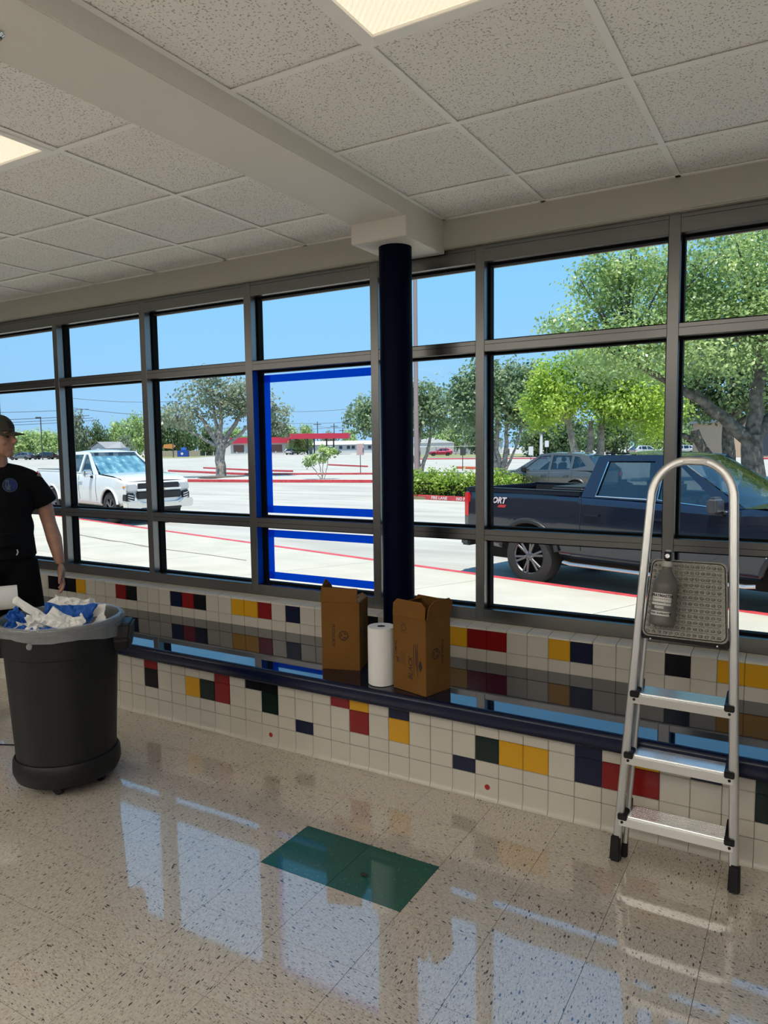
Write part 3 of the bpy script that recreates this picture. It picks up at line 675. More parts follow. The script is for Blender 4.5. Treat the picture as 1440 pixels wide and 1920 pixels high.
def crumple(name, label, cat, m, c, size, amp, seed, rot, curl=0.0, group='paper and tape scraps in the bin', nu=20, fr=2.6):
    rnd = random.Random(seed); o3 = Vector((rnd.uniform(-50,50),rnd.uniform(-50,50),rnd.uniform(-50,50)))
    def fn(u, v):
        x, y_ = (u-.5)*size[0], (v-.5)*size[1]
        p = Vector((u*fr*size[0]/.12, v*fr*size[1]/.12, 0))*.6+o3
        n1 = noise.noise_vector(p); n2 = noise.noise_vector(p*2.1+Vector((9,9,9))); n3 = noise.noise_vector(p*4.3)
        rg = 1.1*abs(n1.z)+.7*abs(n2.z)+.35*abs(n3.z)
        ed = 1+.16*n2.x*(abs(u-.5)*2)**3
        return (x*ed+amp*.7*n1.x+amp*.3*n3.x, y_*(1+.16*n2.y*(abs(v-.5)*2)**3)+amp*.7*n1.y, amp*1.5*rg+curl*((u-.5)**2*4-.4))
    o = part(name, MB().grid(fn, nu, nu), m, smooth=22, loc=(bx+c[0], by+c[1], c[2]), rot=rot)
    s = o.modifiers.new('s','SOLIDIFY'); s.thickness = 0.0012
    return tag(o, label, cat, group)
zr = ZR
RX = Vector((cy, sy, 0)); FX = Vector((-sy, cy, 0))      # image right / away from the viewer on the ground
def rel(a, b, z): p = RX*a+FX*b; return (p.x, p.y, z)
wad = 'crumpled white paper towel'
crumple('paper_towel_wad', wad+' with a torn edge at the back of the bin, left', 'paper', paper, rel(-.03,.12,zr+.01), (.10,.10), .04, 1, (1.2,.2,.5))
crumple('paper_towel_wad', wad+' with a ragged top at the back of the bin, right', 'paper', paper, rel(.06,.12,zr+.012), (.15,.09), .035, 2, (1.1,-.1,.5))
crumple('paper_towel_wad', 'small white paper scrap pointing right over the bin rim', 'paper', paper, rel(.135,.085,zr+.0), (.10,.06), .012, 3, (.7,-.15,.5))
crumple('paper_towel_strip', 'long flat white paper strip leaning up to the left in the bin', 'paper', paper, rel(-.095,-.03,zr+.018), (.24,.038), .008, 4, (.95,.62,.53))
crumple('paper_towel_sheet', 'pointed smooth white paper sheet at the front of the bin', 'paper', paper, rel(.055,-.10,zr-.010), (.16,.09), .014, 5, (.85,.55,.65))
crumple('paper_towel_wad', 'greyish crumpled paper wad in the middle of the bin', 'paper', paper, rel(-.065,-.09,zr-.03), (.15,.11), .05, 6, (.8,.1,.5))
crumple('paper_towel_wad', 'crumpled white paper scrap beside the blue wad at the right', 'paper', paper, rel(.125,-.09,zr-.028), (.08,.07), .04, 7, (.9,-.3,.3))
crumple('paper_towel_wad', 'white paper scrap lying against the right inside of the bin', 'paper', paper, rel(.185,-.02,zr-.035), (.11,.05), .010, 8, (1.2,-.75,.5))
crumple('blue_tape_wad', 'large flat piece of bright blue tape on top of the bin', 'tape', tape_trash, rel(.03,.035,zr+.008), (.24,.075), .022, 9, (1.0,.05,.53))
crumple('blue_tape_wad', 'dark blue tape bundle hanging at the left inside the bin', 'tape', tape_trash, rel(-.165,-.03,zr-.02), (.13,.08), .035, 10, (1.0,.7,.5))
crumple('blue_tape_wad', 'blue tape lump at the front left of the bin', 'tape', tape_trash, rel(-.14,-.13,zr-.045), (.13,.07), .035, 11, (.7,.3,.6))
crumple('blue_tape_wad', 'small deep blue tape ball right of the pointed paper', 'tape', tape_trash, rel(.125,-.02,zr-.015), (.06,.06), .035, 12, (1.0,.2,.3))
crumple('blue_tape_wad', 'blue tape strip in the front centre under the paper', 'tape', tape_trash, rel(.0,-.16,zr-.05), (.13,.05), .025, 13, (.6,.1,.55))
# bits on the floor
for k, (x, y_) in enumerate(((-3.73,2.04),(-3.69,2.00))):
    o = part('paper_scrap', MB().grid(lambda u,v:((u-.5)*.024,(v-.5)*.014,.002+.004*math.sin(u*5+v*4+k)**2),4,3), paper, loc=(x,y_,0.0), rot=(0,0,.5+k*.9))
    tag(o, 'tiny white paper scrap on the floor left of the bin, '+('nearer the cord' if k == 0 else 'nearer the viewer'), 'scrap')
o = part('cable', MB().tube([(-4.9,1.62,.004),(-4.3,1.92,.004),(-3.86,2.13,.004),(-3.55,2.28,.004),(-3.35,2.42,.004)],0.0035,8), rubber, smooth=60)
tag(o, 'thin black cable on the floor left of the bin', 'cable')
o = part('debris_crumb', MB().ball((0,0,.005),(.014,.007,.006),8,6).ball((.012,.003,.005),(.007,.006,.005),6,5), mat('brown_debris',(0.02,0.012,0.008),0.8), loc=(-1.372,2.150,0), rot=(0,0,-.35), smooth=60)
tag(o, 'small dark brown crumb on the green floor tile', 'debris')
o = part('debris_twig', MB().tube([(0,-.014,.003),(0,.0,.004),(0.001,.014,.003)],.0018,6), mat('twig',(0.015,0.013,0.012),0.8), loc=(-2.03,1.845,0), rot=(0,0,.55))
tag(o, 'tiny dark splinter on the floor in the window reflection', 'debris')
# ---------------------------------------------------------------- ground outside
LOT = -0.46
conc = mat('sidewalk_concrete', (0.44,0.415,0.345), 0.9, var=(1.3,(0.40,0.375,0.31),(0.465,0.435,0.36)), bump=(40,0.2,0.005))
def lot_m():
    m, t, b = nmat('parking_concrete'); N = t.nodes.new; L = t.links.new; geo = N('ShaderNodeNewGeometry')
    mp = N('ShaderNodeMapping'); mp.inputs['Scale'].default_value = (0.10,0.55,1); mp.inputs['Rotation'].default_value = (0,0,0.45); L(geo.outputs['Position'], mp.inputs[0])
    n = N('ShaderNodeTexNoise'); n.inputs['Scale'].default_value = 1.6; n.inputs['Detail'].default_value = 7; n.inputs['Roughness'].default_value = .65; L(mp.outputs[0], n.inputs['Vector'])
    r = N('ShaderNodeValToRGB'); r.color_ramp.elements[0].position = .33; r.color_ramp.elements[1].position = .58
    r.color_ramp.elements[0].color = (0.30,0.285,0.25,1); r.color_ramp.elements[1].color = (0.42,0.40,0.355,1)
    L(n.outputs[0], r.inputs[0]); L(r.outputs[0], b.inputs['Base Color']); b.inputs['Roughness'].default_value = .9; return m
lot_mat = lot_m()
struct('parking_lot', MB().box(-420,260,3.9,420,LOT-.3,LOT), lot_mat, 'sunlit concrete parking lot')
kerb_red = mat('red_kerb_paint', (0.50,0.045,0.055), 0.6, var=(6,(0.42,0.035,0.045),(0.56,0.06,0.07)))
KS = -0.237; KA = math.atan(KS)
def ky(x): return 9.02 + KS*x
KZ = LOT+0.10
sw = struct('sidewalk', MB().add([(-40,3.75,-.62),(20,3.75,-.62),(20,ky(20)-.01,-.62),(-40,ky(-40)-.01,-.62),(-40,3.75,-.09),(20,3.75,-.09),(20,ky(20)-.01,KZ-.03),(-40,ky(-40)-.01,KZ-.03)],
    [(0,3,2,1),(4,5,6,7),(0,1,5,4),(1,2,6,5),(2,3,7,6),(3,0,4,7)]), grout, 'pale concrete sidewalk outside the windows')
def sz(y, x): return -.06 + (KZ+.06)*(y-3.8)/(ky(x)-3.8)
xsl = [-30+2.45*k for k in range(19)]
for xa_, xb_ in zip(xsl, xsl[1:]):
    for r0, r1 in ((0,.52),(.52,1)):
        g = .006; pts = []
        for (xx, rr_) in ((xa_+g,r0),(xb_-g,r0),(xb_-g,r1),(xa_+g,r1)):
            e_ = 3.8+(ky(xx)-3.8)*rr_ + (g if rr_ == r0 and r0 > 0 else 0) - (.15 if rr_ == 1 else (g if rr_ == r1 else 0))
            sk = (e_-3.8)*0.25
            pts.append((xx+sk, 3.8+(ky(xx+sk)-3.8)*((e_-3.8)/(ky(xx)-3.8))))
        mb = MB(); top = [(x, y_, sz(y_, x)) for x, y_ in pts]; mb.add([(x,y_,z-.06) for x,y_,z in top]+top, [(0,3,2,1),(4,5,6,7),(0,1,5,4),(1,2,6,5),(2,3,7,6),(3,0,4,7)])
        part('slab', mb, conc, sw)
ck = [(-13.9,10.30),(-12.3,9.86),(-11.9,9.83),(-10.9,9.55),(-10.1,9.42),(-9.0,9.28),(-8.0,9.10)]
mb = MB().tube([(x,y_,sz(y_,x)+.002) for x,y_ in ck], [.02,.035,.02,.03,.012,.02,.01], 6, flat=.2, up=(0,0,1))
part('dirt_crack', mb, mat('crack_dirt',(0.16,0.14,0.11),1.0), sw)
def kerb(pts, w=0.15, h=0.12, label='', m=None):
    mb = MB()
    for (a, b) in zip(pts, pts[1:]): mb.bar((a[0],a[1],LOT+h/2),(b[0],b[1],LOT+h/2), w, h)
    o = part('kerb', mb, m or kerb_red, bevel=0.015); return tag(o, label, 'kerb')
mb = MB(); mb.bar((-40,ky(-40)-.075,KZ-.055),(20,ky(20)-.075,KZ-.055),.15,.13)
tag(part('kerb', mb, kerb_red, bevel=0.012), 'long red painted kerb edging the sidewalk in front of both pickups', 'kerb')

# ---------------------------------------------------------------- vehicles
tyre_m = mat('tyre_rubber', (0.028,0.027,0.026), 0.85, bump=(60,0.2,0.01))
alloy = mat('grey_alloy', (0.16,0.16,0.165), 0.35, 0.8)
dark_under = mat('underbody_black', (0.008,0.008,0.008), 0.9)
car_glass = glass_mat('tinted_car_glass', (0.36,0.42,0.44), 0.13)
clear_glass = glass_mat('clear_car_glass', (0.85,0.92,0.92), 0.08)
seat_m = mat('seat_fabric', (0.03,0.035,0.045), 0.8)
lamp_red = mat('tail_lamp_red', (0.55,0.012,0.015), 0.25, coat=1)
lamp_clear = mat('head_lamp', (0.55,0.57,0.6), 0.12, 0.5, coat=1)
black_trim = mat('black_trim', (0.012,0.012,0.013), 0.5)
def wheel(par, x, s, y, r, w, style='six', m=None):
    tp = MB().lathe([(r*.62,-w/2),(r*.80,-w/2-.004),(r*.95,-w/2+.012),(r,-w/2+.05),(r,w/2-.05),(r*.95,w/2-.012),(r*.8,w/2+.004),(r*.62,w/2)], 40, axis='y')
    wh = part('wheel', tp, tyre_m, par, smooth=35, loc=(x, s*y, r))
    part('rim_barrel', MB().lathe([(r*.64,-w/2+.005),(r*.62,0),(r*.64,w/2-.005)],36,axis='y').lathe([(0,s*.02),(r*.60,s*.02)],24,axis='y'), dark_under, wh, smooth=40)
    yo = s*(w/2-.015); n = 6 if style == 'six' else 5
    lip = MB().lathe([(r*.60,yo-s*.02),(r*.645,yo),(r*.62,yo+s*.006),(r*.585,yo-s*.01)],36,axis='y'); part('rim_lip', lip, m or alloy, wh, smooth=40)
    for k in range(n):
        a = 2*PI*k/n+.26; mb = MB()
        for da in (-.11,.11):
            p0 = (math.cos(a+da*.6)*r*.13, yo-s*.01, math.sin(a+da*.6)*r*.13); p1 = (math.cos(a+da*1.3)*r*.60, yo-s*.006, math.sin(a+da*1.3)*r*.60)
            mb.bar(p0, p1, .034, .028, (0,1,0))
        part('spoke', mb, m or alloy, wh, bevel=0.006, seg=1)
    part('hub', MB().lathe([(0,yo+s*.008),(r*.10,yo+s*.006),(r*.17,yo-s*.012)],20,axis='y'), m or alloy, wh, smooth=40)
    for k in range(6):
        a = 2*PI*k/6; part('lug_nut', MB().ball((math.cos(a)*r*.135,yo-s*.0,math.sin(a)*r*.135),.013,6,4), chrome, wh)
    return wh
def vehicle(t, S, pm):
    hw, plan, ztop, arches, R_, rock = S['hw'], S['plan'], S['ztop'], S['arches'], S['archR'], S['rocker']
    x0, x1 = S['x0'], S['x1']
    xs = sorted(set([x0+(x1-x0)*k/60 for k in range(61)]+[c+R_*math.cos(PI*k/18) for c in arches for k in range(19)]+[p[0] for p in ztop]))
    def zb(x):
        z = interp(rock, x)
        for c in arches:
            if abs(x-c) < R_: z = max(z, S['archZ']+math.sqrt(max(0,R_*R_-(x-c)**2)))
        return z
    def Y(x, z): return interp(hw, z)*interp(plan, x)
    for s in (-1, 1):
        mb = MB(); nr = 9; vs_ = []; fs_ = []
        for x in xs:
            a, b = zb(x), interp(ztop, x); b = max(b, a+.02)
            for j in range(nr+1):
                z = a+(b-a)*j/nr; vs_.append((x, s*Y(x,z), z))
        for i in range(len(xs)-1):
            for j in range(nr): fs_.append((i*(nr+1)+j,(i+1)*(nr+1)+j,(i+1)*(nr+1)+j+1,i*(nr+1)+j+1))
        mb.add(vs_, fs_); o = part('side_panel', mb, pm, t, smooth=50)
        md = o.modifiers.new('s','SOLIDIFY'); md.thickness = .03; md.offset = -1 if s < 0 else 1; md.offset = 0
        for c in arches:
            pts = [(c+R_*math.cos(PI*k/16), s*(Y(c,S['archZ']+.4)+.008), S['archZ']+R_*math.sin(PI*k/16)) for k in range(17)]
            pts = [p for p in pts if p[2] > interp(rock, p[0])]
            part('wheel_arch', MB().tube(pts, .035, 8), S.get('arch_m', pm), t, smooth=60)
    # hood and nose
    hp = S['hood']; nose = S['nose']
    def front(prof, name, m, nu=16):
        def fn(u, v):
            k = v*(len(prof)-1); i = min(int(k), len(prof)-2); f = k-i
            x = prof[i][0]+(prof[i+1][0]-prof[i][0])*f; z = prof[i][1]+(prof[i+1][1]-prof[i][1])*f
            w_ = Y(min(x,x1), z); yy = (u*2-1)
            return (x - S['nose_curve']*abs(yy)**3*max(0,min(1,(x-(x1-1.0)))), yy*w_, z+ (0.03*(1-yy*yy) if name == 'hood' else 0))
        return part(name, MB().grid(fn, nu, (len(prof)-1)*3), m, t, smooth=50)
    front(hp, 'hood', pm); front(nose, 'front_fascia', pm)
    # tail
    tz = S['tail']; part('tail_panel', MB().grid(lambda u,v: (x0-.0+.10*abs(u*2-1)**4, (u*2-1)*Y(x0,tz[0]+(tz[1]-tz[0])*v), tz[0]+(tz[1]-tz[0])*v), 12, 4), pm, t, smooth=50)
    part('underbody', MB().box(x0+.15, x1-.25, -.72, .72, .30, .62), dark_under, t)
    for c in arches: part('wheel_well', MB().box(c-R_, c+R_, -.66, .66, .5, S['archZ']+R_+.02), dark_under, t)
    # greenhouse
    G = S['cab']; yb, yr, zr_ = G['yb'], G['yr'], G['zr']
    def P(x, s_, side): return (x, side*(yb+(yr-yb)*s_), interp(G['belt'], x)+(interp(zr_, x)-interp(G['belt'], x))*s_)
    xr0, xr1, xf0, xf1 = G['xr0'], G['xr1'], G['xf0'], G['xf1']
    for s in (-1, 1):
        mb = MB(); ws = G['wins']
        def q4(a, b, c_, d_): mb.add([P(*a,s),P(*b,s),P(*c_,s),P(*d_,s)],[(0,1,2,3)])
        edges = [((xr0,0),(xr1,1))]
        st_ = [ws[0][0][1]*0, 1]
        prevb, prevt = (xr0,0), (xr1,1)
        for wv in ws:
            bl, br, tr_, tl = wv
            q4(prevb, (bl[0],0), bl, (prevb[0],bl[1]) if prevb != (xr0,0) else (xr0+(xr1-xr0)*bl[1],bl[1]))
            left_b = (xr0+(xr1-xr0)*bl[1],bl[1]) if prevb == (xr0,0) else (prevbr)
            left_t = (xr0+(xr1-xr0)*tl[1],tl[1]) if prevb == (xr0,0) else (prevtr)
            q4(left_b, bl, tl, left_t)
            q4((bl[0],0),(br[0],0),br,bl); q4(tl,tr_,(tr_[0],1),(tl[0],1))
            q4(left_t, tl, (tl[0],1), prevt)
            prevb, prevt, prevbr, prevtr = (br[0],0), (tr_[0],1), br, tr_
            g = MB(); g.add([P(*c_,s) for c_ in wv],[(0,1,2,3)]); go = part('side_window', g, car_glass, t)
        q4(prevb,(xf0,0),(xf0+(xf1-xf0)*prevbr[1],prevbr[1]),prevbr); q4(prevbr,(xf0+(xf1-xf0)*prevbr[1],prevbr[1]),(xf0+(xf1-xf0)*prevtr[1],prevtr[1]),prevtr)
        q4(prevtr,(xf0+(xf1-xf0)*prevtr[1],prevtr[1]),(xf1,1),prevt)
        o = part('window_frame', mb, pm, t); md = o.modifiers.new('s','SOLIDIFY'); md.thickness = .05; md.offset = 0
        if G.get('trim'):
            for wv in ws:
                pts = [P(*c_,s) for c_ in wv]; pts = [(p[0],p[1]+s*.026,p[2]) for p in pts]
                part('window_trim', MB().tube([pts[3],pts[0],pts[1]], .008, 6), chrome, t)
    part('roof', MB().grid(lambda u,v: (xr1+(xf1-xr1)*u, (v*2-1)*(yr+.01), interp(zr_, xr1+(xf1-xr1)*u)+.045*(1-(v*2-1)**2)*math.sin(PI*min(1,max(0.05,u)))**.4), 14, 12), pm, t, smooth=50)
    def cap(xa_, xb_, name, m, bulge):
        def fn(u, v):
            yy = u*2-1; x = xa_+(xb_-xa_)*v; return (x+bulge*(1-yy*yy), yy*((yb+(yr-yb)*v)-.005), interp(G['belt'],xa_)+(interp(zr_,xb_)-interp(G['belt'],xa_))*v)
        return part(name, MB().grid(fn, 12, 5), m, t, smooth=50)
    cap(xf0, xf1, 'windshield', S.get('ws', car_glass), .10); cap(xr0, xr1, 'rear_window', car_glass if S.get('rear_glass',True) else pm, -.02)
    part('dashboard', MB().box(xf0-.35, xf0-.02, -.72, .72, .75, interp(G['belt'],xf0)-.02), dark_under, t)
    part('cabin_floor', MB().box(xr0+.05, xf0-.1, -.75, .75, .6, .66), dark_under, t)
    for (sx, yy) in G['seats']:
        se = part('seat', MB().obox((sx,yy,1.02),(.15,.50,.62),Matrix.Rotation(-.2,3,'Y')).obox((sx+.25,yy,.78),(.5,.5,.14)), seat_m, t, bevel=.05)
        part('headrest', MB().obox((sx-.09,yy,1.44),(.10,.27,.19)), seat_m, se, bevel=.04)
    for c in arches:
        for s in (-1, 1): wheel(t, c, s, S['track'], S['tyre'], S['tw'], S.get('style','six'), S.get('rim_m'))
    # seams, handles, mirrors
    for xd in S['seams']:
        a, b = interp(rock,xd)+.12, interp(ztop,xd)-.01
        for s in (-1, 1): part('door_seam', MB().tube([(xd, s*(Y(xd,a+(b-a)*k/8)+.016), a+(b-a)*k/8) for k in range(9)], .006, 5), dark_under, t)
    for xh in S['handles']:
        for s in (-1, 1): part('door_handle', MB().box(xh-.11,xh+.11,s*(Y(xh,S['hz'])+.035)-.014,s*(Y(xh,S['hz'])+.035)+.014,S['hz']-.016,S['hz']+.016), S.get('handle_m',pm), t, bevel=.008)
    for s in (-1, 1):
        mm = part('mirror', MB().obox((S['mx'], s*(S['my']+.12), S['mz']), (.13,.24,.20)), S.get('mirror_m',black_trim), t, bevel=.035, seg=3)
        part('mirror_arm', MB().obox((S['mx']+.02, s*(S['my']-.03), S['mz']-.09), (.10,.16,.07)), black_trim, mm, bevel=.02)
        if 'tl' in S:
            a = S['tl']; part('tail_lamp', MB().box(x0-.01,x0+.10,min(s*a[0],s*a[1]),max(s*a[0],s*a[1]),a[2],a[3]), lamp_red, t, bevel=.02)
        a = S['hl']; part('head_lamp', MB().box(a[0],a[1],min(s*a[2],s*a[3]),max(s*a[2],s*a[3]),a[4],a[5]), lamp_clear, t, bevel=.03)
    return t
def bed(t, x0, x1, pm, z=1.36):
    for s in (-1, 1):
        part('bed_rail', MB().box(x0+.02,x1,min(s*.80,s*.965),max(s*.80,s*.965),z-.05,z+.008), pm, t, bevel=.012)
        part('bed_rail_cap', MB().box(x0+.02,x1,min(s*.81,s*.93),max(s*.81,s*.93),z+.008,z+.022), black_trim, t, bevel=.006)
        part('bed_inner_wall', MB().box(x0+.06,x1,min(s*.78,s*.82),max(s*.78,s*.82),.86,z-.02), dark_under, t)
    part('bed_floor', MB().box(x0+.05,x1,-.8,.8,.82,.86), dark_under, t)
    part('tailgate_top', MB().box(x0,x0+.07,-.84,.84,z-.06,z+.012), pm, t, bevel=.012)
    part('bed_front_wall', MB().box(x1-.04,x1,-.8,.8,.86,z), pm, t)
PS = dict(x0=-1.22, x1=4.55, hw=[(.40,.90),(.55,.955),(.85,.985),(1.05,.98),(1.25,.955),(1.40,.92)], plan=[(-1.22,.975),(-.9,1),(3.9,1),(4.35,.97),(4.55,.93)],
  ztop=[(-1.22,1.36),(.80,1.34),(.84,1.30),(2.2,1.27),(2.9,1.24),(3.05,1.27),(4.1,1.20),(4.55,1.10)], arches=[0,3.69], archR=.50, archZ=.43, rocker=[(-1.22,.62),(-.6,.50),(.5,.46),(3.2,.46),(4.2,.48),(4.55,.55)],
  hood=[(2.80,1.26),(3.3,1.285),(4.0,1.24),(4.4,1.175),(4.55,1.10)], nose=[(4.55,1.10),(4.60,1.0),(4.62,.8),(4.63,.62),(4.60,.46)], nose_curve=.16, tail=(.62,1.36),
  cab=dict(yb=.925, yr=.70, zr=[(.9,1.84),(1.4,1.885),(2.0,1.86),(2.4,1.80)], belt=[(.8,1.30),(2.0,1.285),(2.3,1.25),(2.75,1.22),(3.1,1.27)], xr0=.84, xr1=.98, xf0=3.0, xf1=2.05,
     wins=[[(1.06,.06),(1.80,.06),(1.80,.86),(1.14,.86)],[(1.93,.06),(2.72,.06),(2.07,.88),(1.93,.88)]], seats=[(1.25,-.42),(1.25,.42),(2.05,-.42),(2.05,.42)], trim=True),
  track=.84, tyre=.415, tw=.275, seams=[.86,1.88,2.95], handles=[1.05,2.02], hz=1.08, mx=2.72, my=.99, mz=1.30, tl=(.84,.985,.92,1.30), hl=(4.36,4.62,.62,.93,.86,1.04))
navy_paint = mat('dark_blue_car_paint', (0.008,0.011,0.025), 0.2, 0.3, coat=1.0)
f1 = thing('pickup_truck', 'dark navy crew-cab pickup parked at the kerb behind the ladder', 'pickup truck', (-3.20,10.98,LOT), math.radians(-17.5))
PS['arch_m'] = black_trim; PS['mirror_m'] = mat('mirror_grey',(0.05,0.05,0.055),0.35)
vehicle(f1, PS, navy_paint); bed(f1, -1.22, .84, navy_paint)
part('rear_bumper', MB().box(-1.34,-1.16,-.95,.95,.46,.66), mat('dark_bumper',(0.06,0.06,0.062),0.4,0.4), f1, bevel=.03)
for s in (-1,1): part('running_board', MB().tube([(.62,s*1.0,.40),(.75,s*1.03,.39),(3.05,s*1.03,.39),(3.15,s*1.0,.40)], .042, 10, flat=.6), mat('step_bar_silver',(0.6,0.6,0.6),0.25,0.9), f1, smooth=60)
part('bed_roll', MB().obox((.42,.05,1.385),(.55,1.45,.075)), black_trim, f1, bevel=.035, seg=3)
part('roof_rail', MB().box(1.02,1.35,-.66,-.58,1.885,1.905), black_trim, f1, bevel=.008)
dec = text_mb('SPORT', 0.125, 0.35, 0.005); xf(dec, lambda x,y_,z: (-.60+x, -.991, 1.20+y_)); part('decal', dec, mat('decal_white',(0.62,0.50,0.54),0.5), f1)
dec = MB().add([(-.56,-.9915,1.10),(-.42,-.9915,1.10),(-.39,-.9915,1.14),(-.53,-.9915,1.14)],[(0,1,2,3)]); part('decal_stripe', dec, mat('decal_red',(0.45,0.02,0.03),0.5), f1)
part('fender_vent', MB().prism([(3.28,1.02),(3.42,1.02),(3.40,.97),(3.30,.74),(3.24,.72),(3.33,.95)],'y',-1.005,-.97), chrome, f1, bevel=.006)

white_paint = mat('white_car_paint', (0.70,0.70,0.69), 0.25, coat=1.0)
f2 = thing('pickup_truck', 'white crew-cab pickup with chrome bumper facing the viewer at the kerb, left', 'pickup truck', (-19.8,15.0,LOT), math.radians(-13))
PW = dict(PS); PW['arch_m'] = white_paint; PW['mirror_m'] = chrome; PW['handle_m'] = white_paint; PW['nose_curve'] = .12; PW['ws'] = clear_glass
vehicle(f2, PW, white_paint); f2.scale = (1,1,1.05); bed(f2, -1.22, .84, white_paint)
part('grille_upper', MB().box(4.50,4.655,-.60,.60,.90,1.06), black_trim, f2, bevel=.02)
part('grille_bar', MB().box(4.52,4.675,-.66,.66,.86,.92), white_paint, f2, bevel=.02)
part('grille_lower', MB().box(4.50,4.665,-.66,.66,.66,.86), black_trim, f2, bevel=.03)
for s in (-1,1):
    part('fog_pocket', MB().box(4.36,4.60,min(s*.70,s*.95),max(s*.70,s*.95),.60,.82), black_trim, f2, bevel=.03)
    for k in range(3): part('lamp_bar', MB().obox((4.585,s*.82,.64+.06*k),(.05,.16,.022),Matrix.Rotation(s*.25,3,'X')), lamp_clear, f2)
    part('amber_lamp', MB().box(4.40,4.53,min(s*.86,s*.955),max(s*.86,s*.955),.93,1.02), mat('amber_lens',(0.7,0.25,0.02),0.3), f2, bevel=.02)
part('front_bumper', MB().prism([(-.98,.40),(.98,.40),(1.0,.62),(.66,.64),(.55,.56),(-.55,.56),(-.66,.64),(-1.0,.62)],'x',4.46,4.72), chrome, f2, bevel=.03)
part('bumper_guard', MB().box(4.55,4.725,-.62,.62,.36,.47), black_trim, f2, bevel=.03)
bt = [(-.14,-.022),(-.05,-.022),(-.04,-.045),(.05,-.045),(.06,-.022),(.14,-.022),(.12,.022),(.05,.022),(.04,.045),(-.05,.045),(-.06,.022),(-.12,.022)]
part('grille_badge', MB().prism([(a,.89+b) for a,b in bt],'x',4.67,4.69), mat('gold_badge',(0.55,0.36,0.05),0.3,0.8), f2)
part('plate', MB().box(4.66,4.675,-.36,-.06,.84,.93), white_paint, f2)
part('sunshade', MB().grid(lambda u,v: (2.92-.80*v+.03*(1-(2*u-1)**2)+.015*math.sin(40*u), (u*2-1)*(.80-.12*v), 1.245+.50*v), 40, 4), mat('silver_sunshade',(0.30,0.52,0.57),0.3,0.6,var=(4,(0.12,0.30,0.38),(0.45,0.68,0.70)),bump=(6,0.8,0.05)), f2)

# SUV and cars further away
grey_paint = mat('grey_car_paint', (0.10,0.098,0.092), 0.3, 0.5, coat=1.0)
SS = dict(x0=-.92, x1=3.72, hw=[(.35,.88),(.6,.93),(.85,.945),(1.05,.90)], plan=[(-.92,.86),(-.5,.98),(.2,1),(2.9,1),(3.4,.94),(3.72,.80)],
  ztop=[(-.92,1.05),(0,1.06),(1.5,1.02),(2.5,1.0),(2.75,1.02),(3.4,.93),(3.72,.80)], arches=[0,2.85], archR=.43, archZ=.36, rocker=[(-.92,.50),(-.5,.36),(3.2,.34),(3.72,.42)],
  hood=[(2.45,1.03),(3.0,1.02),(3.5,.93),(3.72,.80)], nose=[(3.72,.80),(3.80,.66),(3.78,.42)], nose_curve=.30, tail=(.50,1.05),
  cab=dict(yb=.89, yr=.62, zr=[(-.4,1.58),(.3,1.66),(1.2,1.68),(1.75,1.62)], belt=[(-.92,1.07),(0,1.06),(1.5,1.02),(2.7,1.0)], xr0=-.88, xr1=-.35, xf0=2.55, xf1=1.55,
     wins=[[(-.35,.30),(.15,.10),(.15,.86),(-.05,.84)],[(.25,.08),(1.0,.08),(1.0,.88),(.25,.88)],[(1.1,.08),(2.15,.08),(1.52,.88),(1.1,.88)]], seats=[(.35,-.38),(.35,.38),(1.25,-.38),(1.25,.38)]),
  track=.80, tyre=.36, tw=.235, seams=[.15,1.05,2.2], handles=[.35,1.25], hz=.90, mx=2.05, my=.90, mz=1.10, tl=(.66,.88,.82,1.0), hl=(3.42,3.70,.50,.80,.70,.82), style='five')
suv = thing('suv', 'grey crossover parked behind the bed of the navy pickup, facing left', 'car', (-7.0,26.5,LOT), math.radians(180-12))
vehicle(suv, SS, grey_paint)
def recolour(tree_o, m, src):
    for ch in [tree_o]+list(tree_o.children_recursive):
        if ch.type == 'MESH' and ch.material_slots and ch.material_slots[0].material == src:
            ch.material_slots[0].link = 'OBJECT'; ch.material_slots[0].material = m
def car_copy(label, colr, loc, rz, sc=1.0):
    c = copy_tree(suv); c.location = loc; c.rotation_euler = (0,0,rz); c.scale = (sc,sc,sc*.93)
    recolour(c, mat('car_paint', colr, 0.3, 0.3, coat=1), grey_paint); tag(c, label, 'car'); return c
# ---------------------------------------------------------------- planting
def pos(a, d, z=LOT): p = RX*a + FX*d; return (p.x, p.y, z)      # a metres to the right, d metres away
def leaf_m(name, dark, light, scale=0.6):
    m, t, b = nmat(name); N = t.nodes.new; L = t.links.new; geo = N('ShaderNodeNewGeometry')
    n = N('ShaderNodeTexNoise'); n.inputs['Scale'].default_value = scale; n.inputs['Detail'].default_value = 6; n.inputs['Roughness'].default_value = .7; L(geo.outputs['Position'], n.inputs['Vector'])
    r = N('ShaderNodeValToRGB'); r.color_ramp.elements[0].position = .35; r.color_ramp.elements[1].position = .65
    r.color_ramp.elements[0].color = (*dark,1); r.color_ramp.elements[1].color = (*light,1); L(n.outputs[0], r.inputs[0]); L(r.outputs[0], b.inputs['Base Color'])
    b.inputs['Roughness'].default_value = .38
    mx = N('ShaderNodeMixShader'); tr = N('ShaderNodeBsdfTranslucent'); L(r.outputs[0], tr.inputs[0]); mx.inputs[0].default_value = .5
    L(b.outputs[0], mx.inputs[1]); L(tr.outputs[0], mx.inputs[2]); L(mx.outputs[0], t.nodes['Material Output'].inputs[0]); return m
bark = mat('grey_bark', (0.12,0.10,0.08), 0.9, var=(6,(0.06,0.05,0.04),(0.19,0.165,0.135)), bump=(20,0.5,0.03))
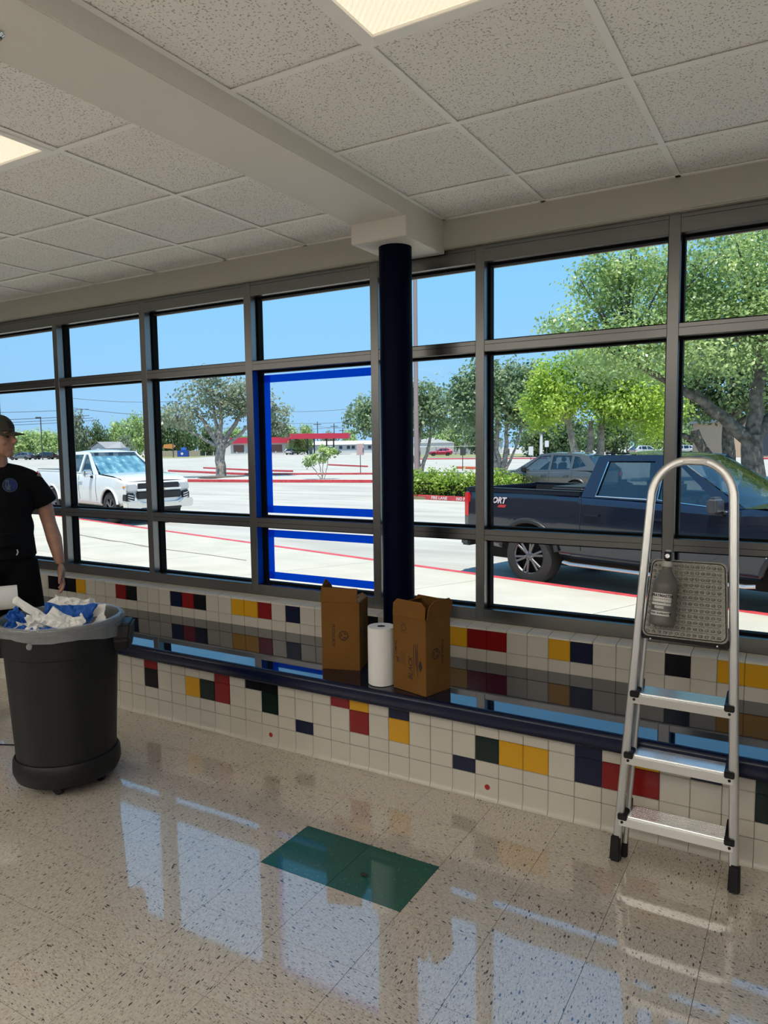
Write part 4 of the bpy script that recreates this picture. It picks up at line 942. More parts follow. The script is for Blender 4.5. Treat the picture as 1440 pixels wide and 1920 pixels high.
bark_pale = mat('pale_bark', (0.30,0.26,0.22), 0.9, var=(5,(0.19,0.16,0.135),(0.40,0.36,0.31)), bump=(20,0.4,0.02))
def foliage(blobs, n, size, seed, clusters=26, spread=.22, aspect=1.7):
    g = np.random.default_rng(seed); vols = np.array([b[3]*b[4]*b[5] for b in blobs])**.67; cnt = (n*vols/vols.sum()).astype(int)
    P_ = []; Nn = []
    for b, c in zip(blobs, cnt):
        if c < 1: continue
        d = g.normal(size=(clusters,3)); d /= np.linalg.norm(d,axis=1,keepdims=True); rad = g.uniform(.45,1.0,(clusters,1))
        cc = d*rad; k = g.integers(0,clusters,c); p = cc[k]+g.normal(size=(c,3))*spread
        nrm = p+g.normal(size=(c,3))*.8+np.array([0,0,.5]); P_.append(p*np.array(b[3:6])+np.array(b[:3])); Nn.append(nrm)
    p = np.concatenate(P_); nr = np.concatenate(Nn); m = len(p)
    nr /= np.linalg.norm(nr,axis=1,keepdims=True)+1e-9
    t = np.cross(nr, g.normal(size=(m,3))); t /= np.linalg.norm(t,axis=1,keepdims=True)+1e-9; bt = np.cross(nr,t)
    s = size*g.uniform(.6,1.3,(m,1))
    V = np.stack([p-t*s*aspect/2, p-bt*s/2+nr*s*.12, p+t*s*aspect/2, p+bt*s/2+nr*s*.12],1).reshape(-1,3)
    me = bpy.data.meshes.new('foliage'); me.vertices.add(4*m); me.vertices.foreach_set('co', V.ravel().astype(np.float32))
    me.loops.add(4*m); me.loops.foreach_set('vertex_index', np.arange(4*m,dtype=np.int32)); me.polygons.add(m)
    me.polygons.foreach_set('loop_start', np.arange(0,4*m,4,dtype=np.int32)); me.polygons.foreach_set('loop_total', np.full(m,4,dtype=np.int32))
    me.update(calc_edges=True); me.validate(); return me
def limbs(stems, seed, blobs, twigs=3, wig=.12):
    rnd = random.Random(seed); mb = MB(); tips = []
    for (p0, p1, r0, r1) in stems:
        p0, p1 = Vector(p0), Vector(p1); pts = []; k = 6
        for i in range(k+1):
            f = i/k; w_ = wig*math.sin(PI*f)*(p1-p0).length*.3
            pts.append(p0.lerp(p1,f)+Vector((rnd.uniform(-1,1),rnd.uniform(-1,1),0))*w_)
        mb.tube(pts, [r0+(r1-r0)*i/k for i in range(k+1)], 8); tips.append((pts[-1], r1, pts[-2]))
    for b in blobs:
        c = Vector(b[:3]); src = min(tips, key=lambda t: (t[0]-c).length)
        for _ in range(twigs):
            e_ = c+Vector((rnd.uniform(-.7,.7)*b[3],rnd.uniform(-.7,.7)*b[4],rnd.uniform(-.3,.8)*b[5])); m_ = src[0].lerp(e_,.5)+Vector((rnd.uniform(-.3,.3),rnd.uniform(-.3,.3),rnd.uniform(0,.4)))*b[5]*.3
            mb.tube([src[0],m_,e_],[src[1]*.8,src[1]*.45,.015],6)
    return mb
def tree(name, label, a, d, stems, blobs, n, size, lm, bm_=None, seed=1, group='trees in the car park', twigs=3, clusters=26, spread=.22):
    t = thing(name, label, 'tree', pos(a,d), yaw, group)
    part('trunk', limbs(stems, seed, blobs, twigs), bm_ or bark, t, smooth=60)
    f = foliage(blobs, n, size, seed, clusters, spread); f.materials.append(lm); link('foliage', f, t); return t
green_mid = leaf_m('leaves_mid_green', (0.17,0.29,0.09), (0.60,0.72,0.30))
green_grey = leaf_m('leaves_grey_green', (0.13,0.17,0.09), (0.38,0.42,0.28))
green_yel = leaf_m('leaves_yellow_green', (0.18,0.33,0.04), (0.60,0.74,0.12))
green_dark = leaf_m('leaves_dark_green', (0.07,0.12,0.05), (0.22,0.31,0.12))
green_pink = leaf_m('leaves_green_pinkish', (0.08,0.16,0.055), (0.36,0.44,0.24), 1.1)
green_hedge = leaf_m('leaves_hedge', (0.12,0.25,0.02), (0.42,0.55,0.08), 3)
# bare-ish grey tree left
tree('shade_tree', 'grey half-bare spreading tree with pale trunk behind the white pickup', -11.1, 49.8,
  [((0,0,0),(0,0,2.3),.36,.30),((0,0,2.1),(-1.6,0,4.6),.22,.10),((0,0,2.1),(1.5,.3,4.4),.22,.10),((0,0,2.2),(.2,-.4,5.2),.2,.1),((0,0,1.9),(2.6,0,3.9),.16,.08),((0,0,2.0),(-.6,.3,5.6),.16,.07),((0,0,2.0),(-2.9,.2,3.7),.13,.05)],
  [(-2.6,0,4.2,1.5,1.6,1.1),(-.6,0,6.0,2.2,2.0,1.4),(1.8,0,5.2,1.8,1.8,1.5),(3.6,0,4.3,1.3,1.4,1.0),(.4,0,4.6,1.6,1.4,.9),(4.1,0,3.2,.9,1,.6)], 5200, .15, green_grey, bark_pale, 3, twigs=14, clusters=34, spread=.2)
tree('sapling', 'small multi-stemmed sapling on the island seen through the taped pane', -3.7, 44.0,
  [((0,0,0),(-.75,0,1.0),.03,.02),((0,0,0),(-.2,.1,1.1),.03,.02),((.1,0,0),(.35,0,1.15),.03,.02),((0,0,0),(.1,0,1.3),.03,.02)],
  [(-.8,0,1.15,.5,.5,.3),(-.1,0,1.35,.6,.5,.35),(.45,0,1.7,.55,.5,.4),(.1,0,1.85,.4,.4,.3)], 800, .11, green_mid, bark_pale, 4, twigs=2, clusters=14)
tree('crape_myrtle', 'rounded tree just left of the lamp pole behind the column', 2.5, 52.0,
  [((0,0,0),(-.8,0,2.6),.16,.09),((.2,0,0),(.9,.2,2.7),.16,.09),((0,.1,0),(.1,0,2.9),.15,.09)],
  [(-2.9,0,3.9,1.6,1.6,1.4),(-.6,0,4.7,2.2,2,1.8),(1.8,0,4.3,2,1.8,1.8),(-4.2,0,4.3,1.0,1.2,1.2),(.4,0,5.7,1.3,1.3,.9)], 6500, .17, green_pink, bark_pale, 5)
tree('crape_myrtle', 'flowering dark green tree with pale forked trunk above the grey crossover', 7.35, 46.0,
  [((0,0,0),(-.9,0,3.0),.22,.10),((.15,0,0),(.5,.2,3.2),.22,.10),((-.1,.1,0),(-.2,0,3.3),.2,.1),((.3,0,.1),(1.35,0,2.9),.1,.05)],
  [(-1.6,0,4.2,1.7,1.7,1.5),(.6,0,4.6,2.0,1.9,1.7),(2.0,0,4.3,1.5,1.6,1.6),(-.4,0,5.9,2.0,1.8,1.5),(1.4,0,6.0,1.5,1.5,1.3),(-2.3,0,5.2,1.1,1.3,1.2)], 9000, .17, green_pink, bark_pale, 6)
tree('shade_tree', 'bright yellow-green tree behind the navy pickup cab', 9.0, 32.0,
  [((0,0,0),(-.9,0,3.0),.24,.12),((.1,0,0),(.7,.2,3.2),.24,.12),((0,0,0),(.1,0,3.0),.22,.1)],
  [(-1.7,0,3.6,1.2,1.3,1.1),(-.6,0,4.6,1.5,1.5,1.3),(.9,-.3,4.0,1.5,1.5,1.4),(2.2,0,4.4,1.5,1.5,1.4),(.4,0,5.5,1.5,1.5,1.0),(2.9,0,3.2,1.2,1.3,1.0),(-1.9,0,4.9,.8,.9,.8)], 22000, .095, green_yel, bark_pale, 7, clusters=40)
tree('oak_tree', 'large oak with dark forked trunk filling the right windows', 10.1, 20.0,
  [((0,0,0),(.0,0,2.2),.30,.27),((0,0,2.0),(-1.5,.3,3.4),.21,.12),((0,0,2.0),(.15,0,4.6),.22,.12),((0,0,2.1),(1.6,.2,3.6),.22,.12),((-1.2,.2,3.1),(-3.4,.4,4.4),.13,.06)],
  [(-3.6,.2,4.6,1.5,1.6,1.1),(-2.6,.2,5.9,1.7,1.8,1.4),(-1.0,0,6.4,1.9,2,1.5),(.8,0,7.0,2.2,2.2,1.6),(2.8,0,6.2,2.2,2.2,1.8),(-1.2,-.4,4.7,1.8,1.9,1.2),(.9,-.3,4.9,2.0,2,1.3),(2.9,0,4.4,2,2,1.3),(-4.9,.2,5.2,.9,.9,.6),(-4.2,.2,6.3,.9,.9,.7),(-3.6,.2,6.9,.9,1,.8)], 62000, .068, green_mid, bark, 8, twigs=5, clusters=46, spread=.2)
tree('oak_tree', 'second oak further back with twin dark leaning trunks', 17.4, 38.0,
  [((0,0,0),(-1.2,0,2.6),.34,.22),((.7,0,0),(.6,.2,3.0),.4,.26),((-.9,0,2.0),(-3.2,.2,3.0),.18,.08),((.6,0,2.4),(2.4,0,4.2),.2,.1)],
  [(-2.4,0,4.4,2.4,2.2,1.4),(.6,0,4.8,2.6,2.4,1.5),(3.2,0,4.6,2.4,2.2,1.5),(-.6,0,6.4,2.4,2.4,1.6),(2.6,0,6.6,2.6,2.4,1.6)], 16000, .14, green_dark, bark, 9)
# hedge with its kerb
hd_t = thing('hedge', 'bright green clipped hedge on the kerbed island left of the crossover', 'hedge', pos(2.7,27.6), yaw-.38)
f = foliage([(-2.3+.55*k,.05*(k%2),.52+.04*math.sin(k*2),.62,.75,.56) for k in range(9)], 9000, .07, 21, 30, .24); f.materials.append(green_hedge); link('foliage', f, hd_t)
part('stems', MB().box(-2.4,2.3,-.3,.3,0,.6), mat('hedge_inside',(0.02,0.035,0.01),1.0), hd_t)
part('soil', MB().box(-2.9,3.2,-.75,1.2,-.02,.10), mat('dry_soil',(0.22,0.18,0.11),1.0), hd_t)
ki = thing('kerb', 'red fire lane kerb with white lettering below the hedge', 'kerb', pos(2.55,26.45), yaw-.75)
part('stone', MB().box(-3.2,3.2,-.09,.09,0,.16), kerb_red, ki, bevel=.015)
wht = mat('white_road_paint',(0.62,0.60,0.58),.7)
for txt, xx in (('FIRE LANE',-.62),('NO PARKING',.68)):
    tx = text_mb(txt, .16, .1, .004); xf(tx, lambda x,y_,z: (xx+x*1.05, -.0915, .08+y_)); part('lettering', tx, wht, ki)
# island kerbs
kerb([pos(-11.9,43.9)[:2],pos(-7.6,42.3)[:2],pos(-.6,40.2)[:2]], .25, .16, 'near red kerb of the tree island behind the white pickup')
kerb([pos(-18.7,63.6)[:2],pos(-9.5,52.8)[:2],pos(-.8,50.6)[:2]], .25, .16, 'middle red kerb of the tree island')
kerb([pos(-17.7,72)[:2],pos(-11.3,62.9)[:2],pos(-7.4,59)[:2]], .25, .14, 'farther thin red kerb behind the half-bare tree')
kerb([pos(-5.8,78)[:2],pos(-1.6,70)[:2]], .3, .14, 'farthest red kerb beyond the sapling')
kerb([pos(4.5,104)[:2],pos(22,98)[:2]], .4, .16, 'red kerb in front of the chain-link fence')
kerb([pos(6.4,62)[:2],pos(7.6,60)[:2]], .5, .2, 'short orange-red kerb piece above the hedge', mat('orange_kerb',(0.55,0.12,0.05),.7))
isl = part('island_bed', MB().add([pos(-11.6,43.9,LOT+.05),pos(-.6,40.4,LOT+.05),pos(-.8,50.4,LOT+.05),pos(-9.5,52.6,LOT+.05)],[(0,1,2,3)]), mat('island_concrete',(0.40,0.385,0.35),.9)); isl['kind'] = 'structure'; isl['label'] = 'pale paved tree island'
mul = part('mulch_bed', MB().lathe([(0,.12),(.8,.10),(1.6,.06)],20), mat('mulch',(0.10,0.08,0.06),1), loc=pos(-11.1,49.8,LOT)); tag(mul, 'dark mulch around the base of the half-bare tree', 'mulch')
# background trees: three shapes, each tree its own copy
protos = []
for k, lm in enumerate((green_dark, green_mid, green_grey)):
    bl = [(-.35,0,.45,.35,.4,.35),(.3,0,.5,.4,.4,.38),(0,0,.72,.4,.4,.28),(-.1,.1,.3,.5,.4,.22)]
    t = thing('background_tree', 'x', 'tree', (0,0,-60)); part('trunk', limbs([((0,0,0),(0,0,.4),.05,.03)], k, bl, 2), bark, t)
    f = foliage(bl, 2600, .062, 40+k, 20, .26, 1.4); f.materials.append(lm); link('foliage', f, t); protos.append(t)
BGT = [(14,220,9,7.5,0,'round-topped background tree at the far left edge behind the cap'),(60,215,9,8.0,1,'low background tree left of the first mullion behind the lamp post'),(98,210,7,7.6,1,'pale green background tree beside the first mullion'),
 (148,165,4.5,10.2,2,'thin straggly background tree left of the grey-roofed house'),(186,170,4.5,8.4,0,'dark background tree behind the grey-roofed house'),(226,175,5,8.8,1,'green background tree right of the grey-roofed house'),(262,172,5,10.2,1,'tall background tree right above the white pickup'),(238,150,3.5,4.6,2,'whitish flowering bush beside the grey-roofed house'),
 (318,175,6,10.6,0,'dark tall background tree at the left of the half-bare tree'),(352,182,6,9.6,0,'dark background tree above the blue bin'),(395,190,6,8.4,0,'dark background tree behind the white shop wall'),(440,205,7,7.8,1,'background tree above the shop fascia'),
 (512,205,6.5,9.0,0,'background tree at the left edge of the taped pane'),(545,225,5.5,8.8,1,'rounded background tree left above the red canopy'),(577,230,5,9.0,1,'rounded background tree above the red canopy'),(620,235,5,6.6,2,'low hazy background tree above the canopy middle'),(658,235,5.5,7.4,1,'background tree right behind the red canopy'),(560,188,4,4.2,1,'green bush under the left end of the canopy'),
 (800,170,6,6.5,0,'background tree behind the red car'),(850,165,6,7.5,1,'background tree behind the chain-link fence'),(905,150,6,8.0,0,'background tree by the pale house'),(1010,115,6,6.0,0,'dark bush left of the white light pole'),(1062,110,6,6.6,0,'dark bush right of the white light pole'),(1150,120,7,7.5,0,'background tree behind the cab roof'),(1225,130,7,7.2,1,'background tree beside the sixth mullion'),(1305,140,8,8.0,0,'background tree between the oak trunks'),(1410,120,8,8.5,0,'background tree right of the oak trunk'),(1475,110,8,9,1,'background tree beyond the right edge')]
for i, (u, d, hw_, h, k, lb) in enumerate(BGT):
    c = copy_tree(protos[k]); c.location = pos((u-720)*d/FPX, d); c.scale = (hw_,hw_,h); c.rotation_euler = (0,0,i*1.7)
    tag(c, lb, 'tree', 'background trees')
for t in protos:
    for ch in list(t.children): bpy.data.objects.remove(ch)
    bpy.data.objects.remove(t)
gr = part('verge', MB().add([pos(-75,160,LOT+.04),pos(-40,150,LOT+.04),pos(-40,176,LOT+.04),pos(-75,190,LOT+.04)],[(0,1,2,3)]), mat('dry_grass',(0.24,0.25,0.09),1.0)); gr['kind']='structure'; gr['label']='dry grass verge across the road'
gr = part('verge', MB().add([pos(5,118,LOT+.04),pos(30,112,LOT+.04),pos(30,150,LOT+.04),pos(5,150,LOT+.04)],[(0,1,2,3)]), mat('dry_grass_b',(0.22,0.23,0.10),1.0)); gr['kind']='structure'; gr['label']='grass strip by the fence'

# ---------------------------------------------------------------- buildings across the road
wwhite = mat('white_siding',(0.55,0.55,0.54),.8); wpale = mat('pale_siding',(0.42,0.45,0.47),.8); redf = mat('red_fascia',(0.45,0.02,0.05),.5); brown_glass = mat('shop_window',(0.16,0.08,0.06),.4); dkw = mat('dark_window',(0.03,0.035,0.045),.3); roofg = mat('grey_shingle',(0.26,0.26,0.27),.9); steel_dk = mat('dark_steel',(0.05,0.05,0.055),.5); brick = mat('tan_brick',(0.40,0.28,0.19),.9)
def at(name, label, cat, d): return thing(name, label, cat, pos(0,d), yaw)
shop = at('shop_building','white shop with red fascia across the road, left of the canopy','building',190)
part('wall', MB().box(-48.1,-24.4,0,10,0,4.4), wwhite, shop); part('fascia', MB().box(-39.7,-24.0,-.9,.5,3.05,4.55), redf, shop); part('roof', MB().box(-48.2,-24.3,-.1,10.1,4.4,4.5), roofg, shop)
for x0_, x1_ in ((-38.9,-36.2),(-29.0,-26.3),(-34.5,-32)): part('shop_window', MB().box(x0_,x1_,-.12,.1,.75,2.6), brown_glass, shop)
part('door', MB().box(-31,-29.7,-.12,.1,0,2.3), dkw, shop)
for k in range(12): part('bollard', MB().tube([(-47.5+k*2,-3,0),(-47.5+k*2,-3,1.0)],.08,6), wwhite, shop)
can = at('fuel_canopy','long red fuel station canopy on dark posts','canopy',188)
part('roof', MB().box(-24.2,-8.6,-4,5,4.0,5.3), redf, can)
for x in (-19.4,-17.7,-14.5,-12.7): part('post', MB().box(x-.18,x+.18,-.5,-.15,0,4.0), steel_dk, can)
for x in (-18.6,-13.6): part('pump', MB().box(x-.45,x+.45,-.6,.1,0,1.9), mat('pump_grey',(0.2,0.22,0.2),.5), can, bevel=.05)
lb = at('long_building','long low pale building with small windows right of the canopy','building',215)
part('wall', MB().box(-20.5,-2.0,0,8,0,2.6), wpale, lb); part('roof', MB().prism([(-.6,2.5),(8.6,2.5),(4,3.6)],'x',-20.8,-1.7), wwhite, lb)
for x in (-12.5,-10.2,-8.8,-6.8,-4): part('window', MB().box(x-.45,x+.45,-.08,.1,1.2,2.1), dkw, lb)
hs = at('house','small house with grey shingle gable roof behind the white pickup','building',140)
part('wall', MB().box(-56.0,-50.6,0,6,0,2.3), wpale, hs); part('gable', MB().prism([(-56.0,2.3),(-53.2,2.3),(-54.6,3.25)],'y',0.05,.3), wpale, hs)
part('roof', MB().add([(-56.5,-.4,2.2),(-54.6,-.4,3.45),(-51.2,2.5,3.45),(-50.0,2.5,2.3),(-53.0,-.5,2.2),(-50.2,-.3,2.2),(-56.5,6,2.2),(-54.6,6,3.45),(-51.2,6,3.45)],[(4,5,2,1),(0,1,7,6),(1,2,8,7),(5,3,2)]), roofg, hs)
for x in (-55,-52.2): part('window', MB().box(x-.4,x+.4,-.06,.06,.9,1.9), dkw, hs)
fe = at('fence','weathered board fence left of the shop','fence',172)
for k in range(16): part('fence_panel', MB().box(-54+k*.68,-54+k*.68+.66,0,.08,0,1.45+.05*math.sin(k*3)), mat('fence_board',(0.30,0.26,0.20),.9) if k == 0 else fe.children[0].data.materials[0], fe)
du = at('donation_bin','blue donation bin left of the shop','bin',168)
part('box', MB().box(-47.4,-45.0,0,1.4,0,1.5), mat('blue_steel',(0.01,0.05,0.30),.5), du, bevel=.05); part('top_sign', MB().box(-46.6,-45.4,.3,.8,1.5,2.2), mat('blue_sign',(0.03,0.12,0.45),.5), du, bevel=.05); part('white_emblem', MB().lathe([(0,-.03),(.3,-.03),(.3,0)],12,(-46.3,0,.75),axis='y'), wwhite, du)
os_ = at('roadside_sign','orange arrow sign on a post before the blue bin','sign',160)
part('post', MB().tube([(-46,0,0),(-46,0,3.2)],.12,6), steel_dk, os_); part('board', MB().prism([(-48.2,2.1),(-46.2,1.9),(-45.4,2.5),(-46.2,3.0),(-48.0,2.9)],'y',-.05,.05), mat('orange_sign',(0.5,0.2,0.06),.6), os_)
ph = at('pale_house','pale house behind the chain-link fence','building',165)
part('wall', MB().box(18.2,27,0,7,0,2.6), wpale, ph); part('roof', MB().prism([(17.6,2.5),(27.5,2.5),(22,5.0)],'y',-.4,7.4), roofg, ph); part('window', MB().box(19.4,20.6,-.06,.1,1.0,2.1), dkw, ph)
ws_ = at('white_shed','long white shed behind the red car','building',160)
part('wall', MB().box(5.6,15.5,0,6,0,2.6), wwhite, ws_); part('roof', MB().prism([(5.3,2.5),(15.8,2.5),(10.5,3.7)],'y',-.3,6.3), wwhite, ws_)
cf = at('chain_link_fence','chain-link fence on thin posts behind the red car','fence',142)
for k in range(8): part('post', MB().tube([(6.5+k*1.9,0,0),(6.5+k*1.9,0,1.75)],.045,6), steel_dk, cf)
part('top_rail', MB().tube([(6.5,0,1.72),(19.8,0,1.72)],.04,6), alum, cf)
part('mesh_fabric', MB().grid(lambda u,v:(6.5+13.3*u,.02,.1+1.6*v),2,2), glass_mat('chain_link',(0.62,0.63,0.62),.02), cf)
bb = at('brick_building','tan brick building with dark openings behind the oak trunk','building',92)
part('wall', MB().box(43.2,60,0,10,0,4.5), brick, bb); part('roof', MB().box(42.8,60.5,-.5,10.5,4.5,4.8), roofg, bb)
for x in (47.3,51): part('opening', MB().box(x,x+1.4,-.06,.2,.2,3.2), dkw, bb)
kerb([pos(40,80)[:2],pos(60,86)[:2]], .5, .2, 'red kerb in front of the brick building')
# cars further away
car_copy('red hatchback parked by the chain-link fence', (0.35,0.01,0.05), pos(11.8,134), yaw+PI, .92)
car_copy('dark car under the fuel canopy', (0.02,0.02,0.025), pos(-14.3,184), yaw+.1)
for k, (u, c, lb_) in enumerate(((38,(0.10,0.11,0.13),'grey car at the far left beside the shoulder of the man'),(68,(0.015,0.015,0.02),'black car beside the lamp post at the far left'),(98,(0.06,0.07,0.09),'dark grey car next to the first mullion'))):
    car_copy(lb_, c, pos((u-720)*152/FPX+2, 152+k*3), yaw+PI, 1.0)
for k, (u, c, lb_) in enumerate(((1195,(0.5,0.5,0.5),'white parked car far behind the cab roof'),(1290,(0.45,0.46,0.48),'silver parked car between mullion and oak trunks'),(545,(0.5,0.5,0.5),'white car beside the shop'))):
    car_copy(lb_, c, pos((u-720)*[105,112,186][k]/FPX, [105,112,186][k]), yaw+[.2,PI,1.2][k])
# poles, signs and wires
def pole(name, label, cat, a, d, h, r, m, parts=None):
    t = thing(name, label, cat, pos(a,d), yaw); part('post', MB().tube([(0,0,0),(0,0,h)],[r,r*.8],12), m, t, smooth=60)
    for (n_, mb_, mm) in (parts or []): part(n_, mb_, mm, t)
    return t
pole('lamp_pole','tall pinkish steel lamp pole right beside the column','lamp post',1.41,31.0,10.5,.105,mat('pinkish_pole',(0.30,0.22,0.21),.6),[('head',MB().box(-.2,1.0,-.2,.2,10.4,10.6),steel_dk),('hand_hole_cover',MB().box(-.06,.06,-.12,-.09,.6,.95),steel_dk)])
pole('street_lamp','dark street lamp with a short arm near the far left cars','lamp post',-70,150,8.6,.12,steel_dk,[('arm',MB().box(-1.0,.1,-.12,.12,8.5,8.75),steel_dk)])
pole('light_pole','white light pole behind the crossover','lamp post',23.8,110,3.6,.28,wwhite,[('head',MB().box(-.6,.6,-.3,.3,3.5,3.9),steel_dk)])
pole('sign_post','parking sign on a thin post right of the sapling','sign',-1.73,55,2.2,.03,steel_dk,[('plate',MB().box(-.28,.28,-.03,-.01,1.35,2.2),mat('pink_sign',(0.5,0.36,0.38),.6))])
pole('sign_post','thin sign post above the hedge','sign',6.2,57,1.7,.035,steel_dk,[('plate',MB().box(-.2,.2,-.03,-.01,1.2,1.75),alum)])
pole('sign_post','thin sign post between pale trunk and crossover windshield','sign',10.2,60,1.6,.03,steel_dk,[('plate',MB().box(-.18,.18,-.03,-.01,1.1,1.65),alum)])
pole('sign_post','white sign left of the white light pole','sign',18.6,92,1.7,.05,steel_dk,[('plate',MB().box(-.3,.3,-.05,-.02,.6,1.7),wwhite)])
pole('sign_post','white sign right of the white light pole','sign',20.6,92,2.4,.05,steel_dk,[('plate',MB().box(-.25,.25,-.05,-.02,1.6,2.4),wwhite)])
for (u, d, h, lb_) in ((598,230,9.8,'utility pole left behind the red canopy'),(629,225,9.0,'utility pole right behind the red canopy'),(645,240,8.0,'utility pole near the tree beside the column')):
    pole('utility_pole', lb_, 'pole', (u-720)*d/FPX, d, h, .16, steel_dk, [('crossarm',MB().box(-1.2,1.2,-.1,.1,h-1.0,h-.8),steel_dk)])
wire_m = mat('wire',(0.03,0.03,0.035),.6)
for (a0,h0,a1,h1,d,r,lb_) in ((-100,10.3,-60,10.2,150,.05,'topmost dark power line at the far left'),(-100,8.6,-60,8.9,150,.06,'power line level with the street lamp head'),(-100,8.0,-60,8.5,152,.05,'power line just below the street lamp head'),(-100,7.4,-60,8.1,154,.05,'lowest power line behind the cap'),(-64,10.6,-40,8.7,150,.05,'power line sloping down above the white pickup'),(-64,12.5,-40,11.6,150,.04,'upper thin line above the white pickup'),
    (-60,7.2,-22,6.6,165,.05,'power line crossing the half-bare tree'),(-34,11.5,-8,11.6,190,.05,'upper power line in the taped pane'),(-34,8.6,0,9.0,200,.05,'power line just above the canopy trees'),(-34,6.9,-10,6.9,186,.04,'thin line above the shop fascia'),(-20,8.0,0,7.6,220,.05,'short line between the utility poles')):
    o = part('power_line', MB().tube([pos(a0+(a1-a0)*k/8,d,LOT+h0+(h1-h0)*k/8-.5*math.sin(PI*k/8)) for k in range(9)], r, 5), wire_m); tag(o, lb_, 'power line', 'overhead power lines')
# roof edge of this building above the windows
struct('roof_overhang', MB().box(-40,20,3.95,4.25,2.86,3.0), mat('soffit',(0.5,0.49,0.46),.8), 'soffit over the window wall')
struct('wall_outside', MB().box(-40,20,3.92,4.1,2.6,3.0).box(-40,-8.6,3.7,3.9,-.4,2.7).box(4.1,20,3.7,3.9,-.4,2.7), brick, 'outer wall face above the windows')
# ---------------------------------------------------------------- man at the left edge
from mathutils.bvhtree import BVHTree
def remesh(name, mb, m, parent, vox=0.006, it=3, label=None):
    me = mb.mesh(name, None); o = bpy.data.objects.new('tmp', me); COL.objects.link(o)
    r = o.modifiers.new('r','REMESH'); r.mode = 'VOXEL'; r.voxel_size = vox; r.use_smooth_shade = True
    s = o.modifiers.new('s','SMOOTH'); s.factor = .5; s.iterations = it
    dg = bpy.context.evaluated_depsgraph_get(); nm = bpy.data.meshes.new_from_object(o.evaluated_get(dg)); bpy.data.objects.remove(o)
    nm.materials.clear(); nm.materials.append(m); nm.shade_smooth(); ob = link(name, nm, parent)
    if label: ob['label'] = label
    return ob
skin = mat('skin', (0.36,0.19,0.13), 0.55, var=(14,(0.32,0.165,0.11),(0.40,0.215,0.15))); skin.node_tree.nodes['Principled BSDF'].inputs['Subsurface Weight'].default_value = .05
shirt_m = mat('black_tshirt', (0.004,0.004,0.005), 0.95, spec=0.15, bump=(14,0.35,0.02)); shorts_m = mat('black_shorts', (0.003,0.003,0.0035), 0.95, spec=0.15, bump=(10,0.3,0.02))
cap_m = mat('olive_cap', (0.045,0.042,0.03), 0.9); cap_patch = mat('cap_patch', (0.008,0.008,0.008), .8); shoe_m = mat('dark_shoe', (0.05,0.05,0.052), .7); sole_m = mat('shoe_sole', (0.16,0.165,0.15), .7)
man = thing('person', 'man in black T-shirt, black shorts and olive cap holding a paper towel roll', 'person', (-4.127,2.543,0), math.radians(59))
TURN = Matrix.Rotation(math.radians(58), 3, 'Z') @ Matrix.Rotation(math.radians(4), 3, 'X')
HCN = Vector((0,.0,1.60))
def hp(*p): return HCN + TURN @ (Vector(p)-HCN)
b = MB()
b.ball(hp(0,.004,1.672),(.078,.098,.104),16,12,TURN).ball(hp(0,-.038,1.605),(.060,.066,.066),14,10,TURN).ball(hp(0,-.078,1.562),(.030,.026,.022),10,8,TURN)
b.ball(hp(0,-.080,1.682),(.058,.026,.016),10,8,TURN).tube([hp(0,-.094,1.672),hp(0,-.112,1.645),hp(0,-.121,1.630)],[.009,.012,.014],8).ball(hp(0,-.108,1.627),(.019,.014,.009),8,6,TURN)
b.ball(hp(0,-.098,1.599),(.024,.012,.007),8,6,TURN).ball(hp(0,-.096,1.588),(.022,.012,.007),8,6,TURN)
for s in (-1,1): b.ball(hp(s*.079,.012,1.645),(.011,.022,.032),8,8,TURN).ball(hp(s*.045,-.072,1.632),(.026,.022,.022),8,8,TURN)
b.tube([(0,.02,1.40),(0,.012,1.50),(0,.0,1.58)],[.066,.058,.056],14)
b.ball((0,0,1.28),(.165,.105,.18),16,10).ball((0,0,1.08),(.15,.10,.17),16,10).ball((0,.01,.93),(.16,.11,.12),16,10)
for s in (-1,1):
    b.ball((s*.150,.0,1.405),(.065,.06,.055),12,8)
    b.tube([(s*.092,0,.92),(s*.10,-.01,.72),(s*.105,-.012,.50),(s*.108,.012,.34),(s*.11,.02,.09)],[.088,.075,.056,.055,.037],14)
    b.tube([(s*.11,.03,.06),(s*.118,-.05,.05),(s*.125,-.13,.04)],[.038,.042,.03],10,flat=.7)
# left arm hangs, relaxed hand
b.tube([(.175,.0,1.42),(.215,.01,1.33),(.245,.02,1.22),(.262,.025,1.13),(.285,.005,1.03),(.30,-.025,.93),(.306,-.035,.885)],[.055,.050,.046,.041,.044,.033,.027],14)
b.ball((.310,-.045,.830),(.023,.046,.056),12,8,Matrix.Rotation(.12,3,'X'))
for k, (dy, L_) in enumerate(((-.036,.085),(-.012,.096),(.012,.090),(.033,.072))):
    b.tube([(.311,-.05+dy,.800),(.316,-.060+dy,.800-L_*.42),(.306,-.068+dy,.800-L_*.76),(.290,-.066+dy,.800-L_*.95)],[.0115,.0105,.0100,.0085],8)
b.tube([(.308,-.080,.855),(.300,-.106,.828),(.295,-.114,.795),(.293,-.112,.770)],[.014,.013,.0115,.009],8)
